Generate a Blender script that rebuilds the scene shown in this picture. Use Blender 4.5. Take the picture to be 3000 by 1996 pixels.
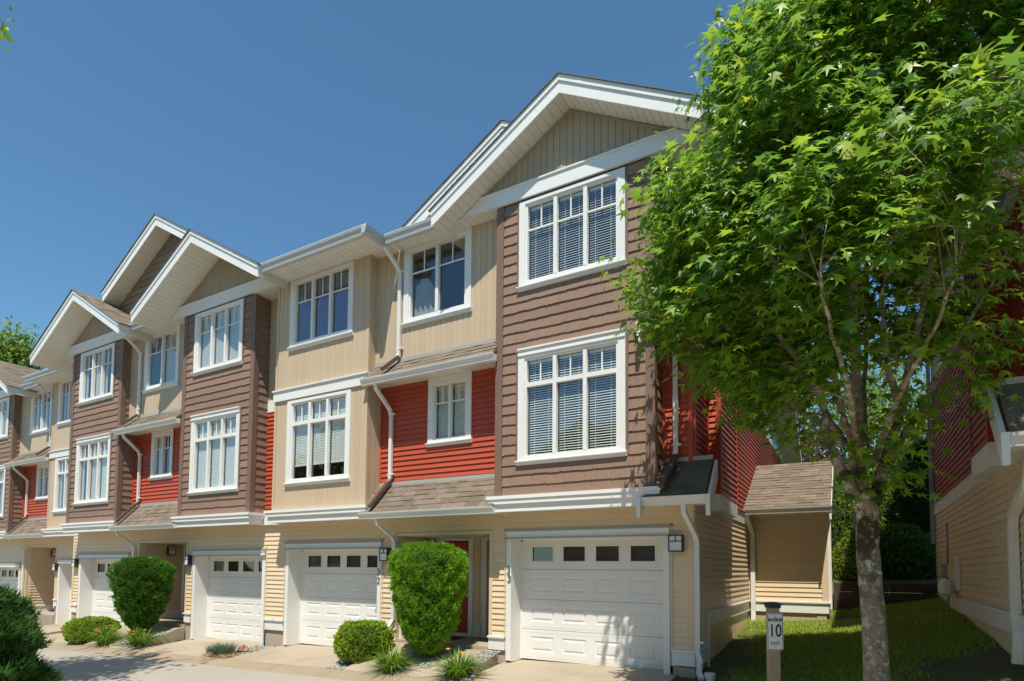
import bpy, math, random
import numpy as np
from mathutils import Matrix, Vector
random.seed(7); RNG = np.random.default_rng(11)
for o in list(bpy.data.objects): bpy.data.objects.remove(o)
sc = bpy.context.scene; COL = sc.collection
# ------------------------------------------------------------------ camera, sky, sun, exposure
YAW, PITCH, ROLL = math.radians(30.056), math.radians(3.094), math.radians(0.4706)
F0 = Vector((-math.sin(YAW), math.cos(YAW), 0)); R0 = Vector((math.cos(YAW), math.sin(YAW), 0)); U0 = Vector((0, 0, 1))
FW = F0*math.cos(PITCH) + U0*math.sin(PITCH); UP = U0*math.cos(PITCH) - F0*math.sin(PITCH)
CR = R0*math.cos(ROLL) + UP*math.sin(ROLL); CU = UP*math.cos(ROLL) - R0*math.sin(ROLL)
cd = bpy.data.cameras.new('camera'); cam = bpy.data.objects.new('camera', cd); COL.objects.link(cam)
cam.matrix_world = Matrix(((CR.x, CU.x, -FW.x, 0), (CR.y, CU.y, -FW.y, 0), (CR.z, CU.z, -FW.z, 0), (0, 0, 0, 1)))
cd.sensor_width = 36; cd.lens = 36*1740.02/3000; cd.shift_y = (1572.14-998)/3000; cd.clip_end = 3000; cd.clip_start = .05
sc.camera = cam
SUN = Vector((.38, -1, 2.12)).normalized()           # towards the sun
w = bpy.data.worlds.new('World'); sc.world = w; w.use_nodes = True
nt = w.node_tree; bg = nt.nodes['Background']
sky = nt.nodes.new('ShaderNodeTexSky'); sky.sky_type = 'NISHITA'; sky.sun_disc = False
sky.sun_elevation = math.asin(SUN.z); sky.sun_rotation = math.atan2(SUN.x, SUN.y)
sky.air_density = 1.0; sky.dust_density = 0.2; sky.ozone_density = 3.0
_mx = nt.nodes.new('ShaderNodeMix'); _mx.data_type = 'RGBA'; _mx.blend_type = 'MULTIPLY'; _mx.inputs[0].default_value = 1; _mx.inputs[7].default_value = (.71, 1.0, 1.03, 1)
nt.links.new(sky.outputs[0], _mx.inputs[6]); nt.links.new(_mx.outputs[2], bg.inputs[0]); bg.inputs[1].default_value = .125
sl = bpy.data.lights.new('sun', 'SUN'); sl.energy = 5.0; sl.angle = math.radians(.53); sl.color = (1, .945, .83)
so = bpy.data.objects.new('sun', sl); COL.objects.link(so); so.rotation_euler = SUN.to_track_quat('Z', 'Y').to_euler()
so.location = (5, -10, 25)
sc.view_settings.view_transform = 'Standard'; sc.view_settings.look = 'None'; sc.view_settings.exposure = 0.20
sc.view_settings.gamma = 1; sc.view_settings.use_curve_mapping = False
# ------------------------------------------------------------------ materials
MATS = {}
def nmat(name):
    m = bpy.data.materials.new(name); m.use_nodes = True; MATS[name] = m
    return m, m.node_tree, m.node_tree.nodes['Principled BSDF']
def N(t, k, **kw):
    n = t.nodes.new(k)
    for a, b in kw.items():
        if a in n.inputs: n.inputs[a].default_value = b
        else: setattr(n, a, b)
    return n
def coords(t, scale=(1, 1, 1), kind='Object'):
    tc = N(t, 'ShaderNodeTexCoord'); mp = N(t, 'ShaderNodeMapping'); mp.inputs['Scale'].default_value = scale
    t.links.new(tc.outputs[kind], mp.inputs[0]); return mp.outputs[0]
def ramp(t, fac, stops):
    r = N(t, 'ShaderNodeValToRGB'); e = r.color_ramp.elements
    while len(e) < len(stops): e.new(.5)
    for i, (p, c) in enumerate(stops): e[i].position = p; e[i].color = (*c, 1) if len(c) == 3 else c
    t.links.new(fac, r.inputs[0]); return r.outputs[0]
def mixc(t, fac, a, b, mode='MIX'):
    m = N(t, 'ShaderNodeMix'); m.data_type = 'RGBA'; m.blend_type = mode
    for k, v in ((0, fac), (6, a), (7, b)):
        if hasattr(v, 'is_output') or hasattr(v, 'links'): t.links.new(v, m.inputs[k])
        else: m.inputs[k].default_value = v if k == 0 else (*v, 1)
    return m.outputs[2]
def noise(t, vec, scale, detail=4, rough=.55):
    n = N(t, 'ShaderNodeTexNoise'); n.inputs['Scale'].default_value = scale; n.inputs['Detail'].default_value = detail
    n.inputs['Roughness'].default_value = rough; t.links.new(vec, n.inputs['Vector']); return n.outputs[0]
def bump(t, p, h, strength=.3, dist=.01):
    b = N(t, 'ShaderNodeBump'); b.inputs['Strength'].default_value = strength; b.inputs['Distance'].default_value = dist
    t.links.new(h, b.inputs['Height']); t.links.new(b.outputs[0], p.inputs['Normal'])
def scalec(c, k): return tuple(min(1, x*k) for x in c)
def paint(name, col, rough=.55, var=.10, dirt=.25, grain=(1, 1, 1), gs=30, gstr=.15, rand=.06, spec=.4):
    """painted board / vinyl: large dirt noise, fine grain relief, a little tone per piece"""
    m, t, p = nmat(name); v = coords(t, (1, 1, 1)); gv = coords(t, grain)
    big = noise(t, v, 1.3, 5, .65); fine = noise(t, gv, gs, 3, .6)
    c = ramp(t, big, [(.3, scalec(col, 1-var)), (.7, scalec(col, 1+var*.5))])
    c = mixc(t, .35*var/.1, c, ramp(t, fine, [(.35, scalec(col, .88)), (.65, scalec(col, 1.06))]))
    d = ramp(t, noise(t, v, 4.5, 8, .75), [(.58, (0, 0, 0)), (.8, (1, 1, 1))])
    dm = N(t, 'ShaderNodeMath', operation='MULTIPLY'); t.links.new(d, dm.inputs[0]); dm.inputs[1].default_value = dirt
    c = mixc(t, dm.outputs[0], c, scalec(col, .62))
    oi = N(t, 'ShaderNodeObjectInfo'); rr = N(t, 'ShaderNodeMapRange'); rr.inputs[3].default_value = 1-rand; rr.inputs[4].default_value = 1+rand
    t.links.new(oi.outputs['Random'], rr.inputs[0])
    hs = N(t, 'ShaderNodeHueSaturation'); t.links.new(rr.outputs[0], hs.inputs['Value']); t.links.new(c, hs.inputs['Color'])
    t.links.new(hs.outputs[0], p.inputs['Base Color'])
    p.inputs['Roughness'].default_value = rough; p.inputs['Specular IOR Level'].default_value = spec
    bump(t, p, fine, gstr, .004)
    return m
WHITE = paint('white_paint', (.80, .79, .76), .5, .05, .18, (1, 1, 1), 60, .08, .02)
SOFF = paint('soffit_vinyl', (.74, .71, .64), .5, .05, .12, rand=.025)
BROWN = paint('brown_cedar_shake', (.285, .185, .134), .75, .14, .15, (40, 40, 2.5), 3.0, .5, .09, .25)
BROWNT = paint('brown_trim', (.21, .132, .096), .6, .08, .1, rand=.03)
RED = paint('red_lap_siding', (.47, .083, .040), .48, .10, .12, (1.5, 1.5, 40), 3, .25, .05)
REDSHADE = paint('shade_darkened_red_siding', (.34, .060, .036), .5, .10, .15, (1.5, 1.5, 40), 3, .25, .05)  # red siding with the facing house's shade put into its colour
REDT = paint('red_trim', (.50, .08, .036), .5, .06, .1, rand=.02)
TAN = paint('tan_vertical_siding', (.58, .445, .30), .55, .07, .10, (30, 30, 1.5), 3, .2, .03)
CREAM = paint('cream_lap_siding', (.76, .60, .405), .5, .07, .12, (1.5, 1.5, 40), 3, .2, .03)
CREAMT = paint('cream_trim', (.72, .565, .375), .55, .05, .1, rand=.02)
TAUPE = paint('taupe_gable_siding', (.42, .325, .225), .6, .08, .1, (30, 30, 1.5), 3, .2, .04)
DOORW = paint('garage_door_paint', (.78, .77, .735), .42, .04, .10, rand=.012)
GUTT = paint('gutter_paint', (.76, .745, .70), .4, .05, .30, (1, 1, 12), 6, .1, .02)
PIPEB = paint('brown_downpipe', (.12, .075, .058), .45, .08, .15, rand=.02)
EGUTT = paint('weathered_eave_gutter', (.50, .51, .505), .45, .10, .55, (9, 9, .7), 6, .1, .03)
FLASH = paint('flashing_metal', (.42, .41, .37), .45, .08, .3, rand=.03)
RDOOR = paint('red_door_paint', (.36, .040, .022), .4, .06, .08, rand=.02)
CONC = paint('foundation_concrete', (.47, .38, .28), .9, .16, .45, gs=90, gstr=.4, rand=.03, spec=.2)
DARKM = paint('dark_metal', (.035, .033, .032), .4, .1, .1, rand=.02)
GREYM = paint('grey_metal', (.33, .34, .34), .45, .1, .35, rand=.04)
FROST = paint('frosted_lamp_glass', (.72, .74, .74), .35, .04, .1, rand=.02)
POSTW = paint('weathered_post_wood', (.40, .29, .19), .85, .2, .4, (30, 30, 1.5), 4, .5, .03, .2)
TIMB = paint('dark_timber', (.085, .06, .045), .9, .25, .4, (2, 2, 30), 3, .5, .1, .2)
SIGNW = paint('sign_face', (.78, .77, .72), .4, .03, .22, rand=.01)
INK = paint('sign_ink', (.025, .025, .03), .5, .05, .1, rand=.01)
PURP = paint('purple_print', (.20, .13, .45), .5, .05, .1, rand=.01)
ROCKM = paint('brown_rock', (.34, .20, .14), .95, .3, .5, gs=20, gstr=.8, rand=.1, spec=.2)
BLIND = paint('blind_slats', (.84, .85, .82), .5, .04, .05, rand=.02)
CURT = paint('curtain_cloth', (.60, .56, .50), .9, .06, .05, (1, 1, 1), 80, .2, .05)
CURTD = paint('blue_curtain', (.13, .14, .27), .9, .1, .05, rand=.05)
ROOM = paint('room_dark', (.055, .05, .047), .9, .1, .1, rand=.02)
CLOTH = paint('draped_cloth', (.33, .34, .30), .9, .1, .1, rand=.05)
SCREEN = paint('door_glass_tint', (.05, .045, .045), .25, .05, .05, rand=.02)
def roofmat(name, cols):
    m, t, p = nmat(name); v = coords(t); oi = N(t, 'ShaderNodeObjectInfo')
    gi = N(t, 'ShaderNodeNewGeometry')
    ad = N(t, 'ShaderNodeMath', operation='ADD'); t.links.new(oi.outputs['Random'], ad.inputs[0]); t.links.new(gi.outputs['Random Per Island'], ad.inputs[1])
    fr = N(t, 'ShaderNodeMath', operation='FRACT'); t.links.new(ad.outputs[0], fr.inputs[0])
    c = ramp(t, fr.outputs[0], [(0, cols[0]), (.5, cols[1]), (1, cols[2])])
    g = noise(t, v, 160, 3, .7); c = mixc(t, .45, c, ramp(t, g, [(.3, scalec(cols[1], .45)), (.7, scalec(cols[1], 1.6))]))
    st = ramp(t, noise(t, v, 1.7, 6, .7), [(.4, (1, 1, 1)), (.75, (.72, .70, .68))]); c = mixc(t, 1, c, st, 'MULTIPLY')
    t.links.new(c, p.inputs['Base Color']); p.inputs['Roughness'].default_value = .95; p.inputs['Specular IOR Level'].default_value = .2
    bump(t, p, g, .6, .004); return m
ROOF = roofmat('asphalt_shingle', [(.14, .112, .085), (.215, .172, .130), (.285, .232, .178)])
ROOFD = roofmat('old_dark_shingle', [(.12, .10, .082), (.17, .145, .118), (.22, .19, .15)])
def glassmat():
    m, t, p = nmat('window_glass'); t.nodes.remove(p)
    out = t.nodes['Material Output']; tr = N(t, 'ShaderNodeBsdfTransparent'); tr.inputs[0].default_value = (.90, .94, .92, 1)
    gl = N(t, 'ShaderNodeBsdfGlossy'); gl.inputs['Roughness'].default_value = .015; gl.inputs[0].default_value = (.95, .97, 1, 1)
    lw = N(t, 'ShaderNodeLayerWeight'); lw.inputs[0].default_value = .5; pw = N(t, 'ShaderNodeMath', operation='POWER'); t.links.new(lw.outputs['Facing'], pw.inputs[0]); pw.inputs[1].default_value = 3.2
    fr = N(t, 'ShaderNodeMapRange'); fr.inputs[3].default_value = .12; fr.inputs[4].default_value = 1.0; t.links.new(pw.outputs[0], fr.inputs[0])
    v = coords(t); nz = noise(t, v, 1.6, 2, .5); b = N(t, 'ShaderNodeBump'); b.inputs['Strength'].default_value = .05; b.inputs['Distance'].default_value = .02
    t.links.new(nz, b.inputs['Height']); t.links.new(b.outputs[0], gl.inputs['Normal'])
    mx = N(t, 'ShaderNodeMixShader'); t.links.new(fr.outputs[0], mx.inputs[0]); t.links.new(tr.outputs[0], mx.inputs[1]); t.links.new(gl.outputs[0], mx.inputs[2])
    t.links.new(mx.outputs[0], out.inputs[0]); return m
GLASS = glassmat()
def leafmat(name, stops, rough=.35, trans=.35, spec=.5, tcol=None):
    m, t, p = nmat(name); gi = N(t, 'ShaderNodeNewGeometry'); oi = N(t, 'ShaderNodeObjectInfo')
    ad = N(t, 'ShaderNodeMath', operation='ADD'); t.links.new(oi.outputs['Random'], ad.inputs[0]); t.links.new(gi.outputs['Random Per Island'], ad.inputs[1])
    fr = N(t, 'ShaderNodeMath', operation='FRACT'); t.links.new(ad.outputs[0], fr.inputs[0])
    c = ramp(t, fr.outputs[0], stops); t.links.new(c, p.inputs['Base Color'])
    p.inputs['Roughness'].default_value = rough; p.inputs['Specular IOR Level'].default_value = spec
    tb = N(t, 'ShaderNodeBsdfTranslucent'); tc = mixc(t, 1, c, tcol or (1.0, 1.0, .35), 'MULTIPLY')
    br = N(t, 'ShaderNodeBrightContrast'); br.inputs[1].default_value = .04; t.links.new(tc, br.inputs[0]); t.links.new(br.outputs[0], tb.inputs[0])
    mx = N(t, 'ShaderNodeMixShader'); mx.inputs[0].default_value = trans
    t.links.new(p.outputs[0], mx.inputs[1]); t.links.new(tb.outputs[0], mx.inputs[2]); t.links.new(mx.outputs[0], t.nodes['Material Output'].inputs[0])
    return m
LEAF = leafmat('sweetgum_leaf', [(0, (.075, .20, .011)), (.5, (.18, .36, .018)), (.92, (.36, .52, .03)), (1, (.50, .54, .04))], .42, .52, .8)
YEW = leafmat('yew_needles', [(0, (.11, .27, .012)), (.6, (.20, .43, .022)), (1, (.36, .58, .04))], .5, .4, .3)
YEWD = leafmat('dark_yew_needles', [(0, (.05, .14, .012)), (.6, (.085, .23, .02)), (1, (.16, .33, .03))], .5, .25, .3)
CEDAR = leafmat('cedar_spray', [(0, (.022, .07, .010)), (.6, (.042, .12, .014)), (1, (.09, .19, .024))], .5, .25, .3)
BOXW = leafmat('boxwood_leaf', [(0, (.15, .26, .014)), (.6, (.29, .44, .025)), (1, (.46, .56, .05))], .4, .3, .4)
LILY = leafmat('daylily_blade', [(0, (.10, .22, .018)), (.6, (.18, .34, .03)), (1, (.32, .44, .06))], .42, .35, .4)
FLOWER = leafmat('orange_petal', [(0, (.65, .22, .01)), (1, (.80, .38, .02))], .5, .3, .3)
FESC = leafmat('blue_fescue_blade', [(0, (.10, .17, .15)), (.6, (.17, .26, .23)), (1, (.28, .36, .30))], .6, .2, .3)
STRAW = leafmat('dry_straw', [(0, (.36, .24, .12)), (1, (.55, .40, .21))], .8, .2, .2)
GRASS = leafmat('lawn_blade', [(0, (.17, .31, .014)), (.5, (.33, .49, .03)), (.85, (.50, .58, .08)), (1, (.56, .47, .18))], .5, .35, .3)
BACKG = leafmat('background_leaf', [(0, (.10, .19, .014)), (.6, (.20, .31, .025)), (1, (.38, .42, .05))], .5, .5, .3)
REDL = leafmat('red_plum_leaf', [(0, (.07, .018, .014)), (.6, (.14, .035, .025)), (1, (.20, .10, .04))], .5, .3, .3)
CONI = leafmat('dark_conifer_leaf', [(0, (.02, .05, .014)), (.7, (.04, .085, .022)), (1, (.07, .12, .03))], .6, .2, .3)
def groundmat(name, a, b, c, s1=.8, s2=25, rough=.92, bs=.4, bd=.01):
    m, t, p = nmat(name); v = coords(t); n1 = noise(t, v, s1, 8, .7); n2 = noise(t, v, s2, 6, .75)
    col = ramp(t, n1, [(.32, a), (.5, b), (.68, c)])
    col = mixc(t, .5, col, ramp(t, n2, [(.3, scalec(b, .6)), (.7, scalec(b, 1.35))]))
    t.links.new(col, p.inputs['Base Color']); p.inputs['Roughness'].default_value = rough; p.inputs['Specular IOR Level'].default_value = .25
    bump(t, p, n2, bs, bd); return m
ROADM = groundmat('road_concrete', (.33, .295, .25), (.375, .335, .285), (.42, .38, .325), .5, 140, bs=.25, bd=.004)
DRIVE = groundmat('driveway_concrete', (.25, .19, .125), (.40, .33, .245), (.46, .39, .30), .7, 120, bs=.2, bd=.004)
CURBM = groundmat('curb_concrete', (.27, .21, .14), (.33, .26, .178), (.37, .30, .21), 1.2, 160, bs=.5, bd=.005)
SOIL = groundmat('lawn_soil', (.13, .09, .055), (.12, .115, .045), (.09, .14, .03), .9, 30, bs=.8, bd=.03)
GRAV = groundmat('gravel_base', (.20, .19, .17), (.26, .25, .23), (.30, .29, .26), 3, 60, bs=1, bd=.02)
FARG = groundmat('far_ground', (.07, .10, .03), (.09, .12, .04), (.11, .12, .05), .1, 3)
STONE = paint('gravel_stone', (.38, .37, .34), .9, .2, .2, gs=50, gstr=.4, rand=.1)
_m, _t, _p = nmat('gravel_mix'); _g = N(_t, 'ShaderNodeNewGeometry')
_t.links.new(ramp(_t, _g.outputs['Random Per Island'], [(0, (.13, .15, .16)), (.4, (.30, .31, .30)), (.75, (.42, .38, .32)), (1, (.62, .60, .55))]), _p.inputs['Base Color']); _p.inputs['Roughness'].default_value = .85
GRAVM = _m
def barkmat():
    m, t, p = nmat('sweetgum_bark'); v = coords(t, (1, 1, .45)); n1 = noise(t, v, 14, 8, .7); n2 = noise(t, coords(t), 5, 6, .7); n3 = noise(t, coords(t), 9, 8, .75)
    c = ramp(t, n1, [(.3, (.15, .11, .072)), (.55, (.34, .265, .185)), (.75, (.46, .37, .265))])
    c = mixc(t, ramp(t, n3, [(.53, (0, 0, 0)), (.58, (1, 1, 1))]), c, (.58, .54, .45))
    tc = N(t, 'ShaderNodeTexCoord'); sx = N(t, 'ShaderNodeSeparateXYZ'); t.links.new(tc.outputs['Object'], sx.inputs[0])
    mr = N(t, 'ShaderNodeMapRange'); mr.inputs[1].default_value = .9; mr.inputs[2].default_value = 1.9; t.links.new(sx.outputs[2], mr.inputs[0])
    mr2 = N(t, 'ShaderNodeMapRange'); mr2.inputs[1].default_value = 3.4; mr2.inputs[2].default_value = 2.6; t.links.new(sx.outputs[2], mr2.inputs[0])
    mu = N(t, 'ShaderNodeMath', operation='MULTIPLY'); t.links.new(mr.outputs[0], mu.inputs[0]); t.links.new(mr2.outputs[0], mu.inputs[1])
    moss = ramp(t, n2, [(.47, (0, 0, 0)), (.54, (1, 1, 1))]); mm = N(t, 'ShaderNodeMath', operation='MULTIPLY'); t.links.new(moss, mm.inputs[0]); t.links.new(mu.outputs[0], mm.inputs[1])
    c = mixc(t, mm.outputs[0], c, (.055, .034, .012))
    t.links.new(c, p.inputs['Base Color']); p.inputs['Roughness'].default_value = .95; bump(t, p, n1, .8, .02); return m
BARK = barkmat()
STEM = paint('shrub_stem', (.16, .11, .07), .95, .2, .3, gs=40, gstr=.6, rand=.05)
# ------------------------------------------------------------------ mesh helpers
ORG = {}
def fr(o, u): return (o[0], o[1], u[0], u[1], -u[1], u[0])       # wall frame: origin, along, inward
def front(y): return fr((0, y), (1, 0))
def pt(f, u, d, z): return (f[0]+f[2]*u-d*f[4], f[1]+f[3]*u-d*f[5], z)
class MB:
    def __init__(s): s.v = []; s.f = []
    def hexa(s, p):      # 8 points: bottom ring 0-3, top ring 4-7 (counter-clockwise from above)
        n = len(s.v); s.v += [tuple(q) for q in p]
        for q in ((0, 3, 2, 1), (4, 5, 6, 7), (0, 1, 5, 4), (1, 2, 6, 5), (2, 3, 7, 6), (3, 0, 4, 7)): s.f.append([n+i for i in q])
        return s
    def box(s, f, u0, u1, z0, z1, d0, d1):
        return s.hexa([pt(f, u0, d1, z0), pt(f, u1, d1, z0), pt(f, u1, d0, z0), pt(f, u0, d0, z0),
                       pt(f, u0, d1, z1), pt(f, u1, d1, z1), pt(f, u1, d0, z1), pt(f, u0, d0, z1)])
    def abox(s, x0, x1, y0, y1, z0, z1): return s.hexa([(x0, y0, z0), (x1, y0, z0), (x1, y1, z0), (x0, y1, z0), (x0, y0, z1), (x1, y0, z1), (x1, y1, z1), (x0, y1, z1)])
    def prism(s, a, b):  # two matching rings
        n = len(s.v); k = len(a); s.v += [tuple(q) for q in a]+[tuple(q) for q in b]
        s.f.append([n+i for i in range(k)][::-1]); s.f.append([n+k+i for i in range(k)])
        for i in range(k): s.f.append([n+i, n+(i+1) % k, n+k+(i+1) % k, n+k+i])
        return s
    def tube(s, pts, rad, k=8, cap=True, sq=None):
        n = len(s.v); m = len(pts); P = [Vector(p) for p in pts]; ref = Vector((0, 0, 1))
        R = rad if isinstance(rad, (list, tuple)) else [rad]*m
        for i in range(m):
            t = (P[min(i+1, m-1)]-P[max(i-1, 0)]).normalized()
            a = t.cross(ref if abs(t.z) < .9 else Vector((0, 1, 0))).normalized(); b = t.cross(a)
            if abs(t.z) >= .9: a, b = Vector((1, 0, 0)), Vector((0, 1, 0)) if t.z > 0 else Vector((0, -1, 0))
            for j in range(k):
                if sq: an = (j+.5)/4*2*math.pi; q = P[i]+a*(sq[0] if j in (0, 3) else -sq[0])+b*(sq[1] if j in (0, 1) else -sq[1])
                else: an = j/k*2*math.pi; q = P[i]+(a*math.cos(an)+b*math.sin(an))*R[i]
                s.v.append(tuple(q))
        for i in range(m-1):
            for j in range(k): s.f.append([n+i*k+j, n+i*k+(j+1) % k, n+(i+1)*k+(j+1) % k, n+(i+1)*k+j])
        if cap: s.f.append([n+j for j in range(k)][::-1]); s.f.append([n+(m-1)*k+j for j in range(k)])
        return s
    def lathe(s, c, prof, k=16):
        n = len(s.v); m = len(prof)
        for r, z in prof:
            for j in range(k): an = j/k*2*math.pi; s.v.append((c[0]+r*math.cos(an), c[1]+r*math.sin(an), c[2]+z))
        for i in range(m-1):
            for j in range(k): s.f.append([n+i*k+j, n+i*k+(j+1) % k, n+(i+1)*k+(j+1) % k, n+(i+1)*k+j])
        s.f.append([n+j for j in range(k)][::-1]); s.f.append([n+(m-1)*k+j for j in range(k)]); return s
def org(p): return ORG.get(p.name, Vector((0, 0, 0))) if p else Vector((0, 0, 0))
def meshof(name, mb, mat, o=Vector((0, 0, 0)), smooth=False):
    me = bpy.data.meshes.new(name); me.from_pydata([(x-o.x, y-o.y, z-o.z) for x, y, z in mb.v], [], mb.f); me.materials.append(mat)
    if smooth: me.polygons.foreach_set('use_smooth', [True]*len(me.polygons))
    return me
def link(name, me, parent=None, kind=None, label=None):
    o = bpy.data.objects.new(name, me); COL.objects.link(o)
    if parent: o.parent = parent; ORG[o.name] = org(parent)
    if kind: o['kind'] = kind
    if label: o['label'] = label
    return o
SPLIT = {'corner_trim', 'window_casing', 'band_board', 'skirt_board', 'foundation', 'corner_board', 'siding_trim', 'red_corner_trim', 'opening_trim', 'jamb', 'head_trim', 'weather_strip', 'rear_wall', 'door_frame', 'garage_door_frame', 'drip_cap'}
def islands(mb):
    """groups of boxes that touch each other"""
    bx = []; n = 8
    k = len(mb.v)//8
    if k*8 != len(mb.v) or len(mb.f) != k*6: return [mb]
    V = np.array(mb.v).reshape(k, 8, 3); lo, hi = V.min(1)-.006, V.max(1)+.006; lab = list(range(k))
    for i in range(k):
        for j in range(i):
            if np.all(lo[i] <= hi[j]) and np.all(lo[j] <= hi[i]):
                a, b = lab[i], lab[j]; lab = [b if q == a else q for q in lab]
    out = []
    for g in dict.fromkeys(lab):
        m = MB()
        for i in range(k):
            if lab[i] == g: m.hexa(mb.v[8*i:8*i+8])
        out.append(m)
    return out
def obj(name, mb, mat, parent=None, kind=None, label=None, smooth=False):
    if not mb.f: return None
    if name in SPLIT and len(mb.f) > 6:
        g = islands(mb)
        if len(g) > 1: return [link(name, meshof(name, m, mat, org(parent), smooth), parent, kind, label) for m in g][0]
    return link(name, meshof(name, mb, mat, org(parent), smooth), parent, kind, label)
def piece(name, me, parent, M):
    o = bpy.data.objects.new(name, me); COL.objects.link(o); o.parent = parent
    o.matrix_local = Matrix.Translation(-org(parent)) @ M; return o
def thing(name, label, cat, loc, group=None):
    o = bpy.data.objects.new(name, None); COL.objects.link(o); o.location = loc; ORG[o.name] = Vector(loc); o.empty_display_size = .2
    o['label'] = label; o['category'] = cat
    if group: o['group'] = group
    return o
def tag(o, label, cat, group=None):
    o['label'] = label; o['category'] = cat
    if group: o['group'] = group
    return o
def fmat(f, u, z, L=1, d=0, sz=1):
    p = pt(f, u, d, z)
    return Matrix(((f[2]*L, f[4], 0, p[0]), (f[3]*L, f[5], 0, p[1]), (0, 0, sz, p[2]), (0, 0, 0, 1)))
CACHE = {}
def shared(key, fn):
    if key not in CACHE: CACHE[key] = fn()
    return CACHE[key]
def segs(u0, u1, cuts):
    out = [(u0, u1)]
    for a, b in cuts:
        nx = []
        for p, q in out:
            if b <= p or a >= q: nx.append((p, q))
            else:
                if a > p: nx.append((p, a))
                if b < q: nx.append((b, q))
        out = nx
    return [(p, q) for p, q in out if q-p > .02]
def core(f, u0, u1, z0, z1, holes, mat, parent, name='wall', th=.1, d=0):
    us = sorted({u0, u1, *[x for h in holes for x in (h[0], h[1]) if u0 < x < u1]}); zs = sorted({z0, z1, *[x for h in holes for x in (h[2], h[3]) if z0 < x < z1]})
    mb = MB()
    for a, b in zip(us, us[1:]):
        run = None
        for c, e in zip(zs, zs[1:]):
            mu, mz = (a+b)/2, (c+e)/2
            if any(h[0] < mu < h[1] and h[2] < mz < h[3] for h in holes): 
                if run: mb.box(f, a, b, run[0], run[1], -th+d, d); run = None
            else: run = (run[0], e) if run else (c, e)
        if run: mb.box(f, a, b, run[0], run[1], -th+d, d)
    return obj(name, mb, mat, parent)
def clap(f, u0, u1, z0, z1, holes, parent, mat, exp=.1, lip=.022, name='siding_board'):
    """each lap board its own object, sharing one unit-length mesh"""
    def mk(h):
        mb = MB(); mb.hexa([(0, -lip, 0), (1, -lip, 0), (1, .0, 0), (0, .0, 0), (0, -.003, h), (1, -.003, h), (1, .0, h), (0, .0, h)]); return meshof(name, mb, mat)
    n = int(round((z1-z0)/exp)); h = (z1-z0)/n; me = shared(('clap', mat.name, round(h, 4), lip), lambda: mk(h))
    for i in range(n):
        za, zb = z0+i*h, z0+(i+1)*h
        for p, q in segs(u0, u1, [(c[0], c[1]) for c in holes if c[2] < zb-.01 and c[3] > za+.01]):
            piece(name, me, parent, fmat(f, p, za+random.uniform(-.001, .001), q-p, .0005))
def planks(f, u0, u1, z0, z1, holes, parent, mat, wdt=.125, name='siding_plank', top=None, d=.0005):
    """vertical boards with recessed joints; top(u) clips them under a gable"""
    def mk(wd):
        mb = MB(); g = .007; a = [(0, 0), (g, -.012), (wd-g, -.012), (wd, 0)]
        mb.prism([(x, y, 0) for x, y in a][::-1], [(x, y, 1) for x, y in a][::-1]); return meshof(name, mb, mat)
    n = max(1, int(round((u1-u0)/wdt))); wd = (u1-u0)/n; me = shared(('plank', mat.name, round(wd, 4)), lambda: mk(wd))
    for i in range(n):
        a, b = u0+i*wd, u0+(i+1)*wd
        if top:
            za, zb = top(a), top(b); m = top((a+b)/2)
            if max(za, zb) < z0+.02: continue
            za, zb = max(za, z0+.004), max(zb, z0+.004); g = .007
            mb = MB(); lo = [pt(f, a, 0, z0), pt(f, a+g, .012, z0), pt(f, b-g, .012, z0), pt(f, b, 0, z0)]
            hi = [pt(f, a, 0, za), pt(f, a+g, .012, za), pt(f, b-g, .012, zb), pt(f, b, 0, zb)]
            mb.prism(lo, hi); obj(name, mb, mat, parent); continue
        for p, q in segs(z0, z1, [(c[2], c[3]) for c in holes if c[0] < b-.02 and c[1] > a+.02]):
            piece(name, me, parent, fmat(f, a, p, 1, d, q-p))
def shakes(f, u0, u1, z0, z1, holes, parent, exp=.176, name='shingle_course', top=None, mat=None):
    n = int(round((z1-z0)/exp)); h = (z1-z0)/n
    for i in range(n):
        za, zb = z0+i*h, z0+(i+1)*h
        a0, a1 = u0, u1
        if top:
            a0, a1 = top(za+h*.5)
            if a1-a0 < .1: continue
        for p, q in segs(a0, a1, [(c[0], c[1]) for c in holes if c[2] < zb-.03 and c[3] > za+.03]):
            mb = MB(); u = p
            while u < q-.001:
                wd = random.choice((.05, .08, .12, .17, .22))*random.uniform(.9, 1.1); e = min(q, u+wd)
                if q-e < .03: e = q
                jz = random.uniform(-.007, .006); g = .0012; lp = .027+random.uniform(-.0015, .0015)
                mb.hexa([pt(f, u+g, lp, za+jz), pt(f, e-g, lp, za+jz+random.uniform(-.003, .003)), pt(f, e-g, .001, za+jz), pt(f, u+g, .001, za+jz),
                         pt(f, u+g, .006, zb+.004), pt(f, e-g, .006, zb+.004), pt(f, e-g, .001, zb+.004), pt(f, u+g, .001, zb+.004)]); u = e
            obj(name, mb, mat or BROWN, parent)
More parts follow.
